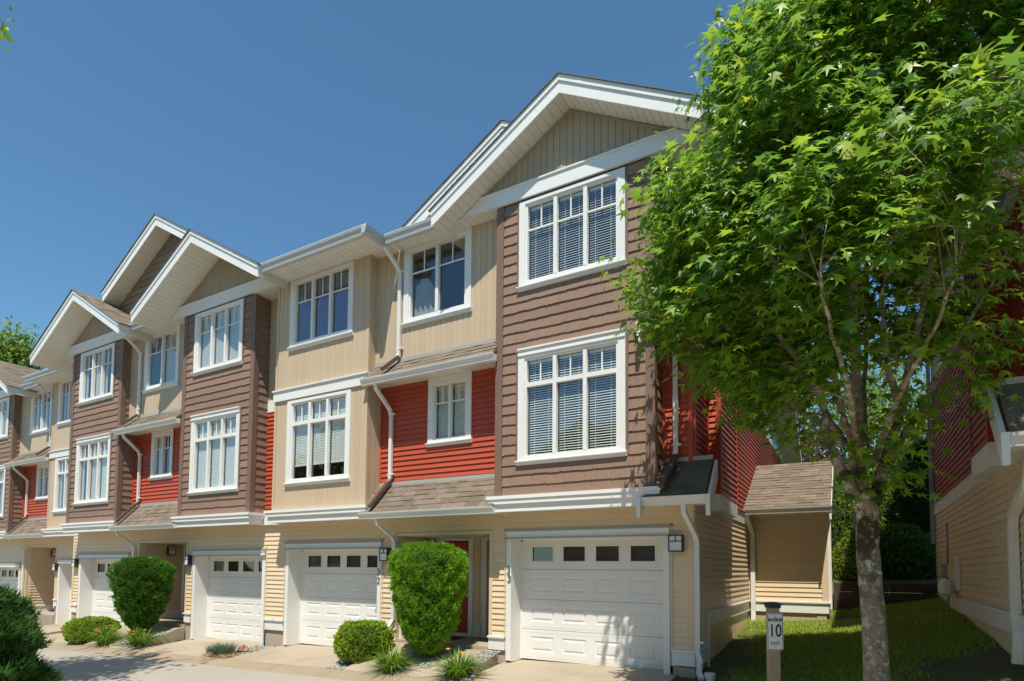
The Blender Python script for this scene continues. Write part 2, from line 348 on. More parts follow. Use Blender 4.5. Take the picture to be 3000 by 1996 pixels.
def slopepieces(o, along, upv, nor, L, S, parent, mat, exp=.14, wd=(.16, .34), courses=False, name='shingle'):
    """asphalt shingles on a slope: o = lower corner; each shingle (or each far course) its own object"""
    along, upv = Vector(along).normalized(), Vector(upv).normalized(); nor = Vector(nor).normalized(); o = Vector(o)
    rows = int(math.ceil(S/exp))
    def unit(t):
        mb = MB(); mb.hexa([(.003, 0, 0), (.997, 0, 0), (.997, 1, 0), (.003, 1, 0), (.003, 0, t), (.997, 0, t), (.997, 1, .002), (.003, 1, .002)]); return meshof(name, mb, mat)
    ms = [shared(('sh', mat.name, t), lambda: unit(t)) for t in (.008, .012, .017)]
    for i in range(rows):
        s0 = i*exp; ln = min(exp*1.15, S-s0)
        if ln < .03: continue
        u = -random.uniform(0, .2); mb = MB()
        while u < L-.01:
            wq = random.uniform(*wd); a, b = max(u, 0), min(u+wq, L); u += wq
            if b-a < .02: continue
            if courses:
                t = random.choice((.008, .012, .018)); g = .002
                P = lambda x, y, z: tuple(o+along*x+upv*(s0+y)+nor*z)
                mb.hexa([P(a+g, -.005, 0), P(b-g, -.005, 0), P(b-g, ln, 0), P(a+g, ln, 0), P(a+g, -.005, t), P(b-g, -.005, t), P(b-g, ln, .002), P(a+g, ln, .002)])
            else:
                q = o+along*a+upv*(s0-random.uniform(0, .006))
                M = Matrix(((along.x*(b-a), upv.x*ln, nor.x, q.x), (along.y*(b-a), upv.y*ln, nor.y, q.y), (along.z*(b-a), upv.z*ln, nor.z, q.z), (0, 0, 0, 1)))
                piece(name, random.choice(ms), parent, M)
        if courses: obj('shingle_course', mb, mat, parent)
def fast_mesh(name, V, Fc, mat, smooth=False):
    """V (n,3), Fc (m,k) numpy arrays"""
    me = bpy.data.meshes.new(name); n, (m, k) = len(V), Fc.shape
    me.vertices.add(n); me.vertices.foreach_set('co', V.astype(np.float32).ravel())
    me.loops.add(m*k); me.loops.foreach_set('vertex_index', Fc.astype(np.int32).ravel())
    me.polygons.add(m); me.polygons.foreach_set('loop_start', np.arange(0, m*k, k, dtype=np.int32)); me.polygons.foreach_set('loop_total', np.full(m, k, dtype=np.int32))
    me.materials.append(mat); me.update(calc_edges=True); me.validate()
    if smooth: me.polygons.foreach_set('use_smooth', [True]*m)
    return me
# ------------------------------------------------------------------ house parts
YW, YB, YU = 9.05, 8.65, 8.86           # main wall, bay fronts, upper recessed wall
ZS = 6.33                                # upper soffit
def ring(mb, f, r0, d0, r1, d1):         # sloped rectangular ring between two rects (u0,u1,z0,z1)
    n = len(mb.v)
    for r, d in ((r0, d0), (r1, d1)): mb.v += [pt(f, r[0], d, r[2]), pt(f, r[1], d, r[2]), pt(f, r[1], d, r[3]), pt(f, r[0], d, r[3])]
    for i in range(4): mb.f.append([n+i, n+(i+1) % 4, n+4+(i+1) % 4, n+4+i])
def inset(r, k): return (r[0]+k, r[1]-k, r[2]+k, r[3]-k)
def rectq(mb, f, r, d):
    n = len(mb.v); mb.v += [pt(f, r[0], d, r[2]), pt(f, r[1], d, r[2]), pt(f, r[1], d, r[3]), pt(f, r[0], d, r[3])]; mb.f.append([n, n+1, n+2, n+3])
def blind(f, r, kind, par, d=-.085):
    u0, u1, z0, z1 = r; mb = MB()
    if kind in ('open', 'closed', 'half'):
        zb = z0 if kind != 'half' else z0+(z1-z0)*.17
        sp = .041 if kind == 'open' else .034; z = z1-.03; tilt = .021 if kind == 'open' else .036; q = .012 if kind == 'open' else .006
        while z > zb+.02:
            mb.prism([pt(f, u0, d+q, z-tilt/2), pt(f, u0, d-q, z+tilt/2), pt(f, u0, d-q, z+tilt/2+.003), pt(f, u0, d+q, z-tilt/2+.003)],
                     [pt(f, u1, d+q, z-tilt/2), pt(f, u1, d-q, z+tilt/2), pt(f, u1, d-q, z+tilt/2+.003), pt(f, u1, d+q, z-tilt/2+.003)]); z -= sp
        mb.box(f, u0, u1, z1-.04, z1, d-.02, d+.02); mb.box(f, u0, u1, zb, zb+.025, d-.015, d+.015)
        for c in (.22, .78): uu = u0+(u1-u0)*c; mb.box(f, uu-.003, uu+.003, zb, z1, d+.014, d+.017)
        obj('blind', mb, BLIND, par)
    elif kind in ('curtain', 'blue', 'sides'):
        rs = [(u0, u1)] if kind != 'sides' else [(u0, u0+(u1-u0)*.3), (u1-(u1-u0)*.3, u1)]
        for a, b in rs:
            k = max(6, int((b-a)/.025)); n = len(mb.v)
            for i in range(k+1):
                u = a+(b-a)*i/k; dd = d+.022*math.sin(i*1.3+random.random()*.5)
                mb.v += [pt(f, u, dd, z0), pt(f, u, dd, z1)]
            for i in range(k): mb.f.append([n+2*i, n+2*i+2, n+2*i+3, n+2*i+1])
        obj('curtain', mb, CURTD if kind == 'blue' else CURT, par, smooth=True)
    elif kind == 'drape':
        k = 16; n = 0
        for i in range(k+1):
            u = u0+(u1-u0)*i/k; h = .62*(1-((i/k-.35)/.75)**2)*(z1-z0); dd = d+.03*math.sin(i*1.9)
            mb.v += [pt(f, u, dd, z0), pt(f, u, dd-.05, z0+max(.05, h))]
        for i in range(k): mb.f.append([2*i, 2*i+2, 2*i+3, 2*i+1])
        obj('curtain', mb, CLOTH, par, smooth=True)
def window(f, out, g, lites, par, kinds, transom=None, cross=None, head=False, trim=WHITE):
    """out/g = outer trim and glazed rect; each lite (u0,u1) glazed with its own panes"""
    mb = MB(); D1 = .042
    mb.box(f, out[0], g[0]-.035, out[2]+.08, out[3], 0, D1).box(f, g[1]+.035, out[1], out[2]+.08, out[3], 0, D1)
    mb.box(f, g[0]-.035, g[1]+.035, g[3]+.03, out[3], 0, D1)
    mb.box(f, g[0]-.035, g[1]+.035, out[2]+.08, g[2]-.03, 0, D1-.004)
    s0, s1 = -.05, .02
    mb.box(f, g[0]-.035, g[0], g[2]-.03, g[3]+.03, s0, s1).box(f, g[1], g[1]+.035, g[2]-.03, g[3]+.03, s0, s1)
    mb.box(f, g[0], g[1], g[2]-.03, g[2], s0, s1).box(f, g[0], g[1], g[3], g[3]+.03, s0, s1)
    for (a, b), (c, e) in zip(lites, lites[1:]): mb.box(f, b, c, g[2], g[3], s0, s1+.006)
    if transom: 
        for a, b in lites: mb.box(f, a, b, transom[0], transom[1], s0, s1+.003)
    wn = obj('window', mb, trim, par)
    sl = MB(); P = lambda u, d, z: pt(f, u, d, z)
    a, b = out[0]-.025, out[1]+.025; z = out[2]
    sl.prism([P(a, 0, z), P(a, .052, z), P(a, .058, z+.045), P(a, .085, z+.05), P(a, .085, z+.066), P(a, .03, z+.085), P(a, 0, z+.085)],
             [P(b, 0, z), P(b, .052, z), P(b, .058, z+.045), P(b, .085, z+.05), P(b, .085, z+.066), P(b, .03, z+.085), P(b, 0, z+.085)])
    obj('sill', sl, trim, wn)
    if head:
        h = MB(); z = out[3]-.115; h.box(f, out[0], out[1], z, z+.03, D1+.001, D1+.02).box(f, out[0], out[1], z+.032, z+.095, D1+.001, D1+.012).box(f, out[0]-.004, out[1]+.004, z+.097, z+.125, D1-.03, D1+.034)
        obj('head_trim', h, trim, wn)
    for i, (a, b) in enumerate(lites):
        spans = [(g[2], g[3])] if not transom else [(g[2], transom[0]), (transom[1], g[3])]
        for j, (p, q) in enumerate(spans):
            pm = MB(); rectq(pm, f, (a, b, p, q), -.03-.006*(i == 1)); obj('pane', pm, GLASS, wn)
            mu = MB(); um = (a+b)/2
            if transom:
                if j == 1: mu.box(f, um-.011, um+.011, p, q, -.027, -.012)
            elif cross:
                mu.box(f, um-.011, um+.011, cross, q, -.027, -.012).box(f, a, b, cross-.013, cross+.013, -.027, -.010)
            obj('muntin', mu, trim, wn)
        k = kinds[i] if isinstance(kinds, (list, tuple)) else kinds
        if k: blind(f, (a+.01, b-.01, g[2]+.005, g[3]-.005), k, wn)
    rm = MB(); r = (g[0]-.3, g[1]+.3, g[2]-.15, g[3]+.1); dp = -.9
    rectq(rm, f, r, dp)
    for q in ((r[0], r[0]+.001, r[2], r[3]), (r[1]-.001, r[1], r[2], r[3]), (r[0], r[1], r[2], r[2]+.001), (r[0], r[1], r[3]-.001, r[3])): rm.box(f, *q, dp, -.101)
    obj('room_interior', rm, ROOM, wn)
    return wn
def bayw(f, c, par, upk, lok, tan=False):
    L = [(c-.79, c-.30), (c-.235, c+.235), (c+.30, c+.79)]
    w1 = window(f, (c-.945, c+.945, 4.72, 6.285), (c-.79, c+.79, 4.89, 6.20), L, par, upk, cross=5.78)
    w2 = window(f, (c-.945, c+.945, 1.73, 3.60 if tan else 3.70), (c-.79, c+.79, 1.89, 3.51), L, par, lok, transom=(3.05, 3.125), head=not tan)
    return [(c-.90, c+.90, 4.76, 6.26), (c-.90, c+.90, 1.77, 3.57 if tan else 3.67)]
def trimbase(par, x0, x1, yb, yw, left=True, right=True):
    """stepped white moulding round the foot of a bay, and its soffit"""
    mb = MB()
    for z0, z1, d in ((1.165, 1.222, .135), (1.085, 1.165, .115), (.955, 1.085, .075)):
        mb.abox(x0-d, x1+d, yb-d, yb+.02, z0, z1)
        if right: mb.abox(x1-.02, x1+d, yb+.02, yw-.002, z0, z1)
        if left: mb.abox(x0-d, x0+.02, yb+.02, yw-.002, z0, z1)
    b = obj('base_moulding', mb, WHITE, par)
    s = MB(); s.abox(x0-.06, x1+.06, yb-.06, yw, .985, 1.02); obj('bay_soffit', s, SOFF, par)
def bay(par, c, dy, style, upk, lok, hw=1.37, left_side=True):
    yb, yw = YB+dy, YW+dy; x0, x1 = c-hw, c+hw; f = front(yb); fr_ = fr((x1, 0), (0, 1)); fl = fr((x0, 0), (0, -1))
    holes = bayw(f, c, par, upk, lok, style == 'tan')
    gh = [(c-.83, c+.83, 4.86, 6.235), (c-.83, c+.83, 1.86, 3.545)]
    m = BROWN if style == 'brown' else TAN
    wl = core(f, x0, x1, 1.02, ZS, gh, m, par, 'bay_wall')
    core(fr_, yb, yw+.05, 1.02, ZS, [], m, par, 'bay_side_wall'); ws = [o for o in par.children if o.name.startswith('bay_side_wall')][-1]
    core(fl, -yw-.05, -yb, 1.02, ZS, [], m, par, 'bay_side_wall')
    if style == 'brown':
        shakes(f, x0+.11, x1-.11, 1.225, ZS-.02, holes, wl)
        shakes(fr_, yb+.09, yw+.0, 1.225, ZS-.02, [], ws)
        cb = MB(); cb.box(f, x0-.03, x0+.11, 1.225, ZS, 0, .034).box(f, x1-.11, x1+.03, 1.225, ZS, 0, .034)
        cb.box(fr_, yb-.0005, yb+.09, 1.225, ZS, .001, .03); obj('corner_board', cb, BROWNT, par)
        for hz in holes:   # thin brown casing round the window
            k = MB(); k.box(f, hz[0]-.09, hz[0]-.047, hz[2]-.0, hz[3]+.0, 0, .03).box(f, hz[1]+.047, hz[1]+.09, hz[2], hz[3], 0, .03); obj('window_casing', k, BROWNT, par)
    else:
        bh = holes+[(x0, x1, 3.64, 3.88)]
        planks(f, x0+.05, x1-.05, 1.225, ZS-.005, bh, wl, TAN)
        planks(fr_, yb+.05, yw, 1.225, ZS-.005, [], ws, TAN, .13)
        cb = MB(); cb.box(f, x0-.02, x0+.05, 1.225, ZS, 0, .022).box(f, x1-.05, x1+.02, 1.225, ZS, 0, .022).box(fr_, yb-.0005, yb+.05, 1.225, ZS, .001, .02); obj('corner_trim', cb, TAN, par)
        bd = MB(); bd.box(f, x0-.03, x1+.03, 3.64, 3.855, .001, .055).box(f, x0-.045, x1+.045, 3.856, 3.885, .001, .085); obj('band_board', bd, WHITE, par)
    trimbase(par, x0, x1, yb, yw)
    return x0, x1
def gutter(par, x0, x1, yo, zt, h=.125, mat=None):
    pr = [(yo+.13, zt-.01), (yo+.13, zt-h), (yo+.045, zt-h), (yo+.03, zt-h*.55), (yo+.004, zt-h*.25), (yo-.004, zt), (yo+.012, zt), (yo+.02, zt-.02)]
    mb = MB(); mb.prism([(x0, y, z) for y, z in pr][::-1], [(x1, y, z) for y, z in pr][::-1]); return obj('gutter', mb, mat or GUTT, par)
def pipe(par, pts, mat=GUTT, s=(.036, .028)): 
    mb = MB(); mb.tube(pts, 1, 4, True, s); o = obj('downspout', mb, mat, par); return o
def strap(par, x, y, z):
    mb = MB(); mb.abox(x-.062, x+.062, y-.03, y+.05, z-.014, z+.014); mb.tube([(x+.062, y-.02, z), (x+.062, y+.03, z)], .022, 8); obj('pipe_strap', mb, GUTT, par)
def soffit_y(par, x0, x1, y0, y1, z, wd=.135):
    """level soffit of strips running across the eave"""
    n = max(1, round((x1-x0)/wd)); k = (x1-x0)/n
    def mk():
        mb = MB(); g = .006; a = [(0, .012), (g, 0), (k-g, 0), (k, .012)]; mb.prism([(x, 0, q) for x, q in a], [(x, 1, q) for x, q in a]); return meshof('soffit_panel', mb, SOFF)
    me = shared(('sof', round(k, 4)), mk)
    bk = MB(); bk.abox(x0, x1, y0, y1, z+.013, z+.03); p = obj('soffit', bk, SOFF, par)
    for i in range(n): piece('soffit_panel', me, p, Matrix(((1, 0, 0, x0+i*k), (0, y1-y0, 0, y0), (0, 0, 1, z), (0, 0, 0, 1))))
def skirt_roof(par, x0, x1, ytop, ztop, yo, zg, soff_z, ywall, dark=False, courses=False, flash=True):
    """lean-to strip of shingles with gutter and soffit"""
    ye = yo+.06; ze = zg+.015; up = Vector((0, ytop-ye, ztop-ze)); S = up.length; up.normalize(); nor = Vector((0, -up.z, up.y))
    mb = MB(); a = [(ye, ze-.01), (ytop+.02, ztop-.01), (ytop+.02, ztop-.05), (ye, ze-.05)]
    mb.prism([(x0, y, z) for y, z in a][::-1], [(x1, y, z) for y, z in a][::-1]); r = obj('skirt_roof', mb, ROOFD if dark else ROOF, par)
    o = Vector((x0, ye, ze))-up*.02
    slopepieces(o, (1, 0, 0), up, nor, x1-x0, S+.02, r, ROOFD if dark else ROOF, courses=courses)
    gutter(par, x0-.02, x1+.02, yo, zg)
    if soff_z: soffit_y(par, x0, x1, yo+.1, ywall, soff_z)
    if flash:
        fl = MB(); fl.box(front(ytop), x0, x1, ztop-.02, ztop+.055, .001, .014); obj('flashing', fl, FLASH, par)
def gable(par, cx, zpk, half, yf, yt, yback, slope=.583, tan=TAUPE, band=True, courses=True, bandw=None, shake=False, lowz=None, left=True, right=True, lt=1., rt=1.):
    """gable roof over a bay: fascia boards, soffit strips, boarded face, band and shingles"""
    hl, hr = half*lt, half*rt; zl = lambda x: zpk-slope*abs(x-cx); H = .285
    def rake(x0, x1, z0, z1, ya, yb_, off0, off1):   # sloped board between x0 and x1 (vertical offsets above soffit line)
        mb = MB(); P = lambda x, y, o: (x, y, zl(x)+o)
        xs = (min(x0, x1), max(x0, x1))
        mb.hexa([P(xs[0], ya, off0), P(xs[1], ya, off0), P(xs[1], yb_, off0), P(xs[0], yb_, off0), P(xs[0], ya, off1), P(xs[1], ya, off1), P(xs[1], yb_, off1), P(xs[0], yb_, off1)]); return mb
    rf = MB()
    for s, h in ((-1, hl), (1, hr)):
        x = cx+s*h; rf.v, rf.f = rf.v, rf.f
        m = rake(cx, x, 0, 0, yf+.03, yback, .03, H-.02); n = len(rf.v); rf.v += m.v; rf.f += [[i+n for i in q] for q in m.f]
    r = obj('gable_roof', rf, SOFF, par)
    for s, h in ((-1, hl), (1, hr)):
        x = cx+s*h
        obj('fascia_board', rake(cx, x, 0, 0, yf, yf+.03, -.012, H-.10), WHITE, r); obj('fascia_trim', rake(cx, x, 0, 0, yf-.022, yf+.03, H-.10, H), WHITE, r)
        ec = MB(); xe = x; ec.abox(min(xe, xe-s*.02), max(xe, xe-s*.02)+.0, yf-.012, yf+.032, zl(xe)-.014, zl(xe)+H-.02); 
        # shingles
        e = Vector((x+s*.03, yback if s > 0 else yf-.05, zl(x+s*.03)+H)); upv = Vector((-s, 0, slope)).normalized(); al = Vector((0, -1 if s > 0 else 1, 0))
        nor = Vector((s*slope, 0, 1)).normalized()
        S = math.hypot(h+.03, (h+.03)*slope); L = yback-yf+.05
        if (s < 0 and left) or (s > 0 and right): slopepieces(e, al, upv, nor, L, S, r, ROOF, courses=courses, exp=.145)
        bs = rake(cx, x+s*.03, 0, 0, yf-.045, yback, H, H+.012); obj('roof_deck', bs, ROOF, r)
    # soffit strips run front to back
    for s, h in ((-1, hl), (1, hr)):
        n = max(1, round(h/.118)); k = h/n
        def mk():
            mb = MB(); g = .005; mb.prism([(0, 0, .012), (s*g, 0, -s*0-slope*g), (s*(k-g), 0, -slope*(k-g)), (s*k, 0, .012-slope*k)], [(0, 1, .012), (s*g, 1, -slope*g), (s*(k-g), 1, -slope*(k-g)), (s*k, 1, .012-slope*k)]); return meshof('soffit_panel', mb, SOFF)
        me = shared(('rk', s, round(k, 4), slope), mk)
        for i in range(n): piece('soffit_panel', me, r, Matrix(((1, 0, 0, cx+s*i*k), (0, yt-yf-.03, 0, yf+.03), (0, 0, 1, zl(cx+i*k)+.016), (0, 0, 0, 1))))
    f = front(yt); z0 = ZS+.245 if band else lowz
    hw = (zpk-z0)/slope
    mb = MB(); mb.prism([pt(f, cx-hw, 0, z0), pt(f, cx+hw, 0, z0), pt(f, cx, 0, zpk+.03)], [pt(f, cx-hw, -.1, z0), pt(f, cx+hw, -.1, z0), pt(f, cx, -.1, zpk+.03)])
    if shake:
        face = obj('gable_face', mb, BROWN, par)
        shakes(f, cx-hw, cx+hw, z0, zpk, [], face, top=lambda z: (cx-max(0, (zpk-z)/slope), cx+max(0, (zpk-z)/slope)))
    else:
        face = obj('gable_face', mb, tan, par); planks(f, cx-hw, cx+hw, z0, zpk, [], face, tan, .122, top=lambda u: zl(u)-.004)
        tr = MB()
        for s in (-1, 1):
            a, b = cx, cx+s*hw; xs = (min(a, b), max(a, b))
            tr.hexa([(xs[0], yt-.02, zl(xs[0])-.045), (xs[1], yt-.02, zl(xs[1])-.045), (xs[1], yt-.001, zl(xs[1])-.045), (xs[0], yt-.001, zl(xs[0])-.045), (xs[0], yt-.02, zl(xs[0])), (xs[1], yt-.02, zl(xs[1])), (xs[1], yt-.001, zl(xs[1])), (xs[0], yt-.001, zl(xs[0]))])
        obj('gable_edge_trim', tr, tan, par)
    if band:
        bw0, bw1 = (zpk-z0)/slope, (zpk-ZS)/slope; b = MB()
        b.prism([pt(f, cx-bw1, .048, ZS), pt(f, cx+bw1, .048, ZS), pt(f, cx+bw0, .048, z0), pt(f, cx-bw0, .048, z0)], [pt(f, cx-bw1, .0, ZS), pt(f, cx+bw1, .0, ZS), pt(f, cx+bw0, .0, z0), pt(f, cx-bw0, .0, z0)])
        b.box(f, cx-bw0, cx+bw0, z0-.005, z0+.022, .001, .07); obj('band_board', b, WHITE, par)
def lamp(par, f, u, z, d=0):
    mb = MB(); w2, h = .105, .25
    mb.box(f, u-w2, u+w2, z, z+h, d, d+.015)
    for a, b, c, e in ((-w2, -w2+.014, 0, h), (w2-.014, w2, 0, h), (-w2, w2, 0, .014), (-w2, w2, h-.016, h), (-w2, w2, h*.60, h*.60+.012), (-.006, .006, h*.6, h)):
        mb.box(f, u+a, u+b, z+c, z+e, d+.012, d+.118)
    for q in (-w2, w2-.014): mb.box(f, u+q, u+q+.014, z, z+.014, d, d+.118)
    l = obj('wall_lamp', mb, DARKM, par); g = MB(); g.box(f, u-w2+.008, u+w2-.008, z+.008, z+h-.008, d+.016, d+.108); obj('lamp_glass', g, FROST, l)
def garage(par, x0, x1, yw, zt, zb, room=True):
    """white casing, jambs and a four-section raised-panel door with four lights"""
    f = front(yw); z1 = zt-.155; a, b = x0+.095, x1-.095; yd = yw+.34; fd = front(yd)
    mb = MB(); mb.box(f, x0, a, zb, z1+.02, -.0, .034).box(f, b, x1, zb, z1+.02, 0, .034); mb.box(f, x0, x1, z1+.021, zt-.03, 0, .05)
    tr = obj('garage_door_frame', mb, WHITE, par)
    h = MB(); h.box(f, x0-.02, x1+.02, zt-.029, zt, 0, .075).box(f, x0-.02, x1+.02, z1-.0, z1+.02, .001, .085); obj('head_trim', h, GREYM, tr)
    h = MB(); h.box(f, x0-.01, x1+.01, z1+.022, z1+.05, .051, .062).box(f, x0-.01, x1+.01, zt-.06, zt-.031, .051, .066); obj('head_trim', h, WHITE, tr)
    h = MB(); h.box(f, x0-.045, x0-.022, zb+.4, zt+.03, 0, .03).box(f, x1+.022, x1+.045, zb+.4, zt+.03, 0, .03).box(f, x0-.045, x1+.045, zt+.002, zt+.032, 0, .03); obj('siding_trim', h, CREAMT, tr)
    j = MB(); j.abox(a-.03, a+.0, yw+.001, yd+.05, zb-.02, z1).abox(b, b+.03, yw+.001, yd+.05, zb-.02, z1).abox(a-.03, b+.03, yw+.001, yd+.05, z1, z1+.03); obj('jamb', j, WHITE, tr)
    st = MB(); st.box(fd, a, a+.03, zb, z1, .0, .012).box(fd, b-.03, b, zb, z1, 0, .012).box(fd, a, b, z1-.03, z1, 0, .012); obj('weather_strip', st, WHITE, tr)
    H = (z1-zb)/4; gd = MB(); gd.box(fd, a-.02, b+.02, zb, z1+.02, -.16, -.15); door = obj('garage_door', gd, ROOM, par)
    W = b-a; cols = [a+W*(.16+.226*i) for i in range(4)]
    for i in range(4):
        p, q = zb+i*H+.003, zb+(i+1)*H-.003; sm = MB(); hs = []
        for c in cols:
            r = (c-.225, c+.225, p+.135, p+.135+.265) if i < 3 else (c-.20, c+.20, p+.145, p+.145+.25)
            hs.append(r)
        us = sorted({a, b, *[x for r in hs for x in r[:2]]}); zz = [p, hs[0][2], hs[0][3], q]
        for u0, u1 in zip(us, us[1:]):
            inh = any(abs(u0-r[0]) < 1e-6 for r in hs)
            if inh: sm.box(fd, u0, u1, zz[0], zz[1], -.045, 0).box(fd, u0, u1, zz[2], zz[3], -.045, 0)
            else: sm.box(fd, u0, u1, p, q, -.045, 0)
        sm.box(fd, a, b, p+.045, p+.05, 0, .0025).box(fd, a, b, q-.05, q-.045, 0, .0025)
        if i < 3:
            for r in hs:
                ring(sm, fd, r, 0, inset(r, .016), -.011); ring(sm, fd, inset(r, .016), -.011, inset(r, .034), -.011); ring(sm, fd, inset(r, .034), -.011, inset(r, .058), -.001); rectq(sm, fd, inset(r, .058), -.001)
            obj('door_section', sm, DOORW, door)
        else:
            s = obj('door_section', sm, DOORW, door)
            for r in hs:
                k = MB(); ring(k, fd, (r[0]-.022, r[1]+.022, r[2]-.022, r[3]+.022), .012, r, .002); ring(k, fd, (r[0]-.022, r[1]+.022, r[2]-.022, r[3]+.022), .0, (r[0]-.022, r[1]+.022, r[2]-.022, r[3]+.022), .012); ring(k, fd, r, .002, r, -.04); obj('light_frame', k, DOORW, door)
                g = MB(); rectq(g, fd, r, -.02); obj('pane', g, GLASS, door)
    return (a-.032, b+.032, zb-.6, z1+.032)
FONT = {'3': [((.1, .9), (.3, 1), (.6, 1), (.85, .85), (.85, .65), (.6, .52), (.4, .52)), ((.6, .52), (.9, .38), (.9, .15), (.6, 0), (.3, 0), (.08, .12))],
        '2': [((.1, .8), (.3, 1), (.65, 1), (.88, .82), (.85, .6), (.1, 0), (.9, 0))]}
def digit(par, f, ch, u, z, h, d=.036):
    mb = MB(); k = h*.07
    for st in FONT[ch]: mb.tube([pt(f, u+x*h*.6, d+.008, z+y*h) for x, y in st], k, 6)
    obj('house_number', mb, DARKM, par)
def lower_wall(par, x0, x1, yw, holes, top=1.0, zfound=-3.0, skirtholes=None, trims=()):
    """cream lap wall over a white skirt board and concrete footing"""
    f = front(yw); w_ = core(f, x0, x1, -1.45, top+.03, holes, CREAM, par, 'lower_wall')
    cl = [(h[0]-.06, h[1]+.06, h[2], h[3]+.10) if h[4:] == ('g',) else h[:4] for h in holes]
    clap(f, x0, x1, -1.19, top, cl, w_, CREAM)
    sk = MB(); fo = MB()
    for p, q in segs(x0, x1, [(h[0]-.095 if h[4:] == ('g',) else h[0], h[1]+.095 if h[4:] == ('g',) else h[1]) for h in holes]):
        sk.box(f, p, q, -1.43, -1.225, 0, .03).box(f, p-.01, q+.01, -1.224, -1.192, 0, .06); fo.box(f, p, q, zfound, -1.43, -.25, -.015)
    obj('skirt_board', sk, WHITE, par); obj('foundation', fo, CONC, par)
    return w_
def porch(par, x0, x1, yw, zt, zf, floor=True):
    """recessed entry: side wall with siding and lamp, back wall with red doors"""
    yb = yw+1.2; fl = fr((x0, 0), (0, 1)); fb = front(yb); frr = fr((x1, 0), (0, -1))
    w1 = core(fl, yw+.1, yb, zf-.3, zt+.1, [], CREAM, par, 'porch_wall'); clap(fl, yw+.1, yb-.0, zf+.24, zt, [], w1, CREAM)
    sk = MB(); sk.box(fl, yw+.1, yb-.002, zf+.0, zf+.215, 0, .03).box(fl, yw+.1, yb-.002, zf+.216, zf+.24, 0, .05); obj('skirt_board', sk, WHITE, par)
    dx0, dx1 = x0+.16, x0+.90
    w2 = core(fb, x0, x1, zf-.3, zt+.1, [(dx0-.05, dx1+.05, zf-.02, zt+.0), (x0+1.30, x0+2.0, zf-.02, zt)], CREAM, par, 'porch_wall'); clap(fb, dx1+.15, x0+1.17, zf+.24, zt, [], w2, CREAM)
    sk = MB(); sk.box(fb, dx1+.12, x0+1.2, zf, zf+.215, 0, .03).box(fb, dx1+.12, x0+1.2, zf+.216, zf+.24, 0, .05); obj('skirt_board', sk, WHITE, par)
    w3 = core(frr, -yb, -yw-.1, zf-.3, zt+.1, [], CREAM, par, 'porch_wall'); clap(frr, -yb, -yw-.1, zf+.24, zt, [], w3, CREAM)
    for a, b, full in ((dx0, dx1, True), (x0+1.34, x0+1.96, False)):
        dm = MB(); dm.box(fb, a, b, zf+.05, zt-.06, -.14, -.1); r = (a+.13, b-.13, zf+1.05, zf+1.5)
        dr = obj('front_door', dm, RDOOR, par)
        for pr in ((a+.1, (a+b)/2-.04, zf+.2, zf+.9), ((a+b)/2+.04, b-.1, zf+.2, zf+.9)):
            pm = MB(); ring(pm, fb, pr, -.099, inset(pr, .03), -.093); ring(pm, fb, inset(pr, .03), -.093, inset(pr, .05), -.099); obj('door_panel', pm, RDOOR, dr)
        c = (a+b)/2; gw = .24; arch = [(c-gw, zt-.50), (c+gw, zt-.50), (c+gw, zt-.31)]+[(c+gw*math.cos(t*math.pi/8), zt-.31+.09*math.sin(t*math.pi/8)) for t in range(1, 8)]+[(c-gw, zt-.31)]
        g = MB(); g.prism([pt(fb, u, -.092, z) for u, z in arch], [pt(fb, u, -.1, z) for u, z in arch]); obj('door_glass', g, SCREEN, dr)
        le = MB(); le.tube([pt(fb, u, -.09, z) for u, z in arch+arch[:1]], .008, 6)
        le.tube([pt(fb, c, -.09, zt-.5), pt(fb, c, -.09, zt-.22)], .004, 5).tube([pt(fb, c-.12, -.09, zt-.5), pt(fb, c, -.09, zt-.33), pt(fb, c+.12, -.09, zt-.5)], .004, 5).tube([pt(fb, c-gw, -.09, zt-.38), pt(fb, c+gw, -.09, zt-.38)], .004, 5); obj('leaded_came', le, GREYM, dr)
        kn = MB(); kn.tube([pt(fb, b-.06, -.1, zf+.95), pt(fb, b-.06, -.05, zf+.95)], .02, 8); obj('door_knob', kn, GREYM, dr)
        fm = MB(); fm.box(fb, a-.11, a, zf, zt-.04, -.14, .03).box(fb, b, b+.11, zf, zt-.04, -.14, .03).box(fb, a-.11, b+.11, zt-.04, zt+.0, -.14, .035).box(fb, a, b, zf-.02, zf+.05, -.14, .04); obj('door_frame', fm, WHITE, par)
    c = MB(); c.abox(x0, x1, yw+.1, yb, zt+.005, zt+.04); obj('porch_ceiling', c, SOFF, par)
    t = MB(); f = front(yw); t.box(f, x0-.06, x0-.002, zf+.24, zt+.06, 0, .026).box(f, x1+.002, x1+.07, zf+.24, zt+.06, 0, .026).box(f, x0-.002, x1+.002, zt+.002, zt+.06, 0, .026); obj('opening_trim', t, CREAMT, par)
    lamp(par, fl, yw+.82, zt-.31)
    if floor: s = MB(); s.abox(x0-.0, x1+.0, yw-.02, yb, zf-.5, zf); obj('porch_slab', s, DRIVE, par)
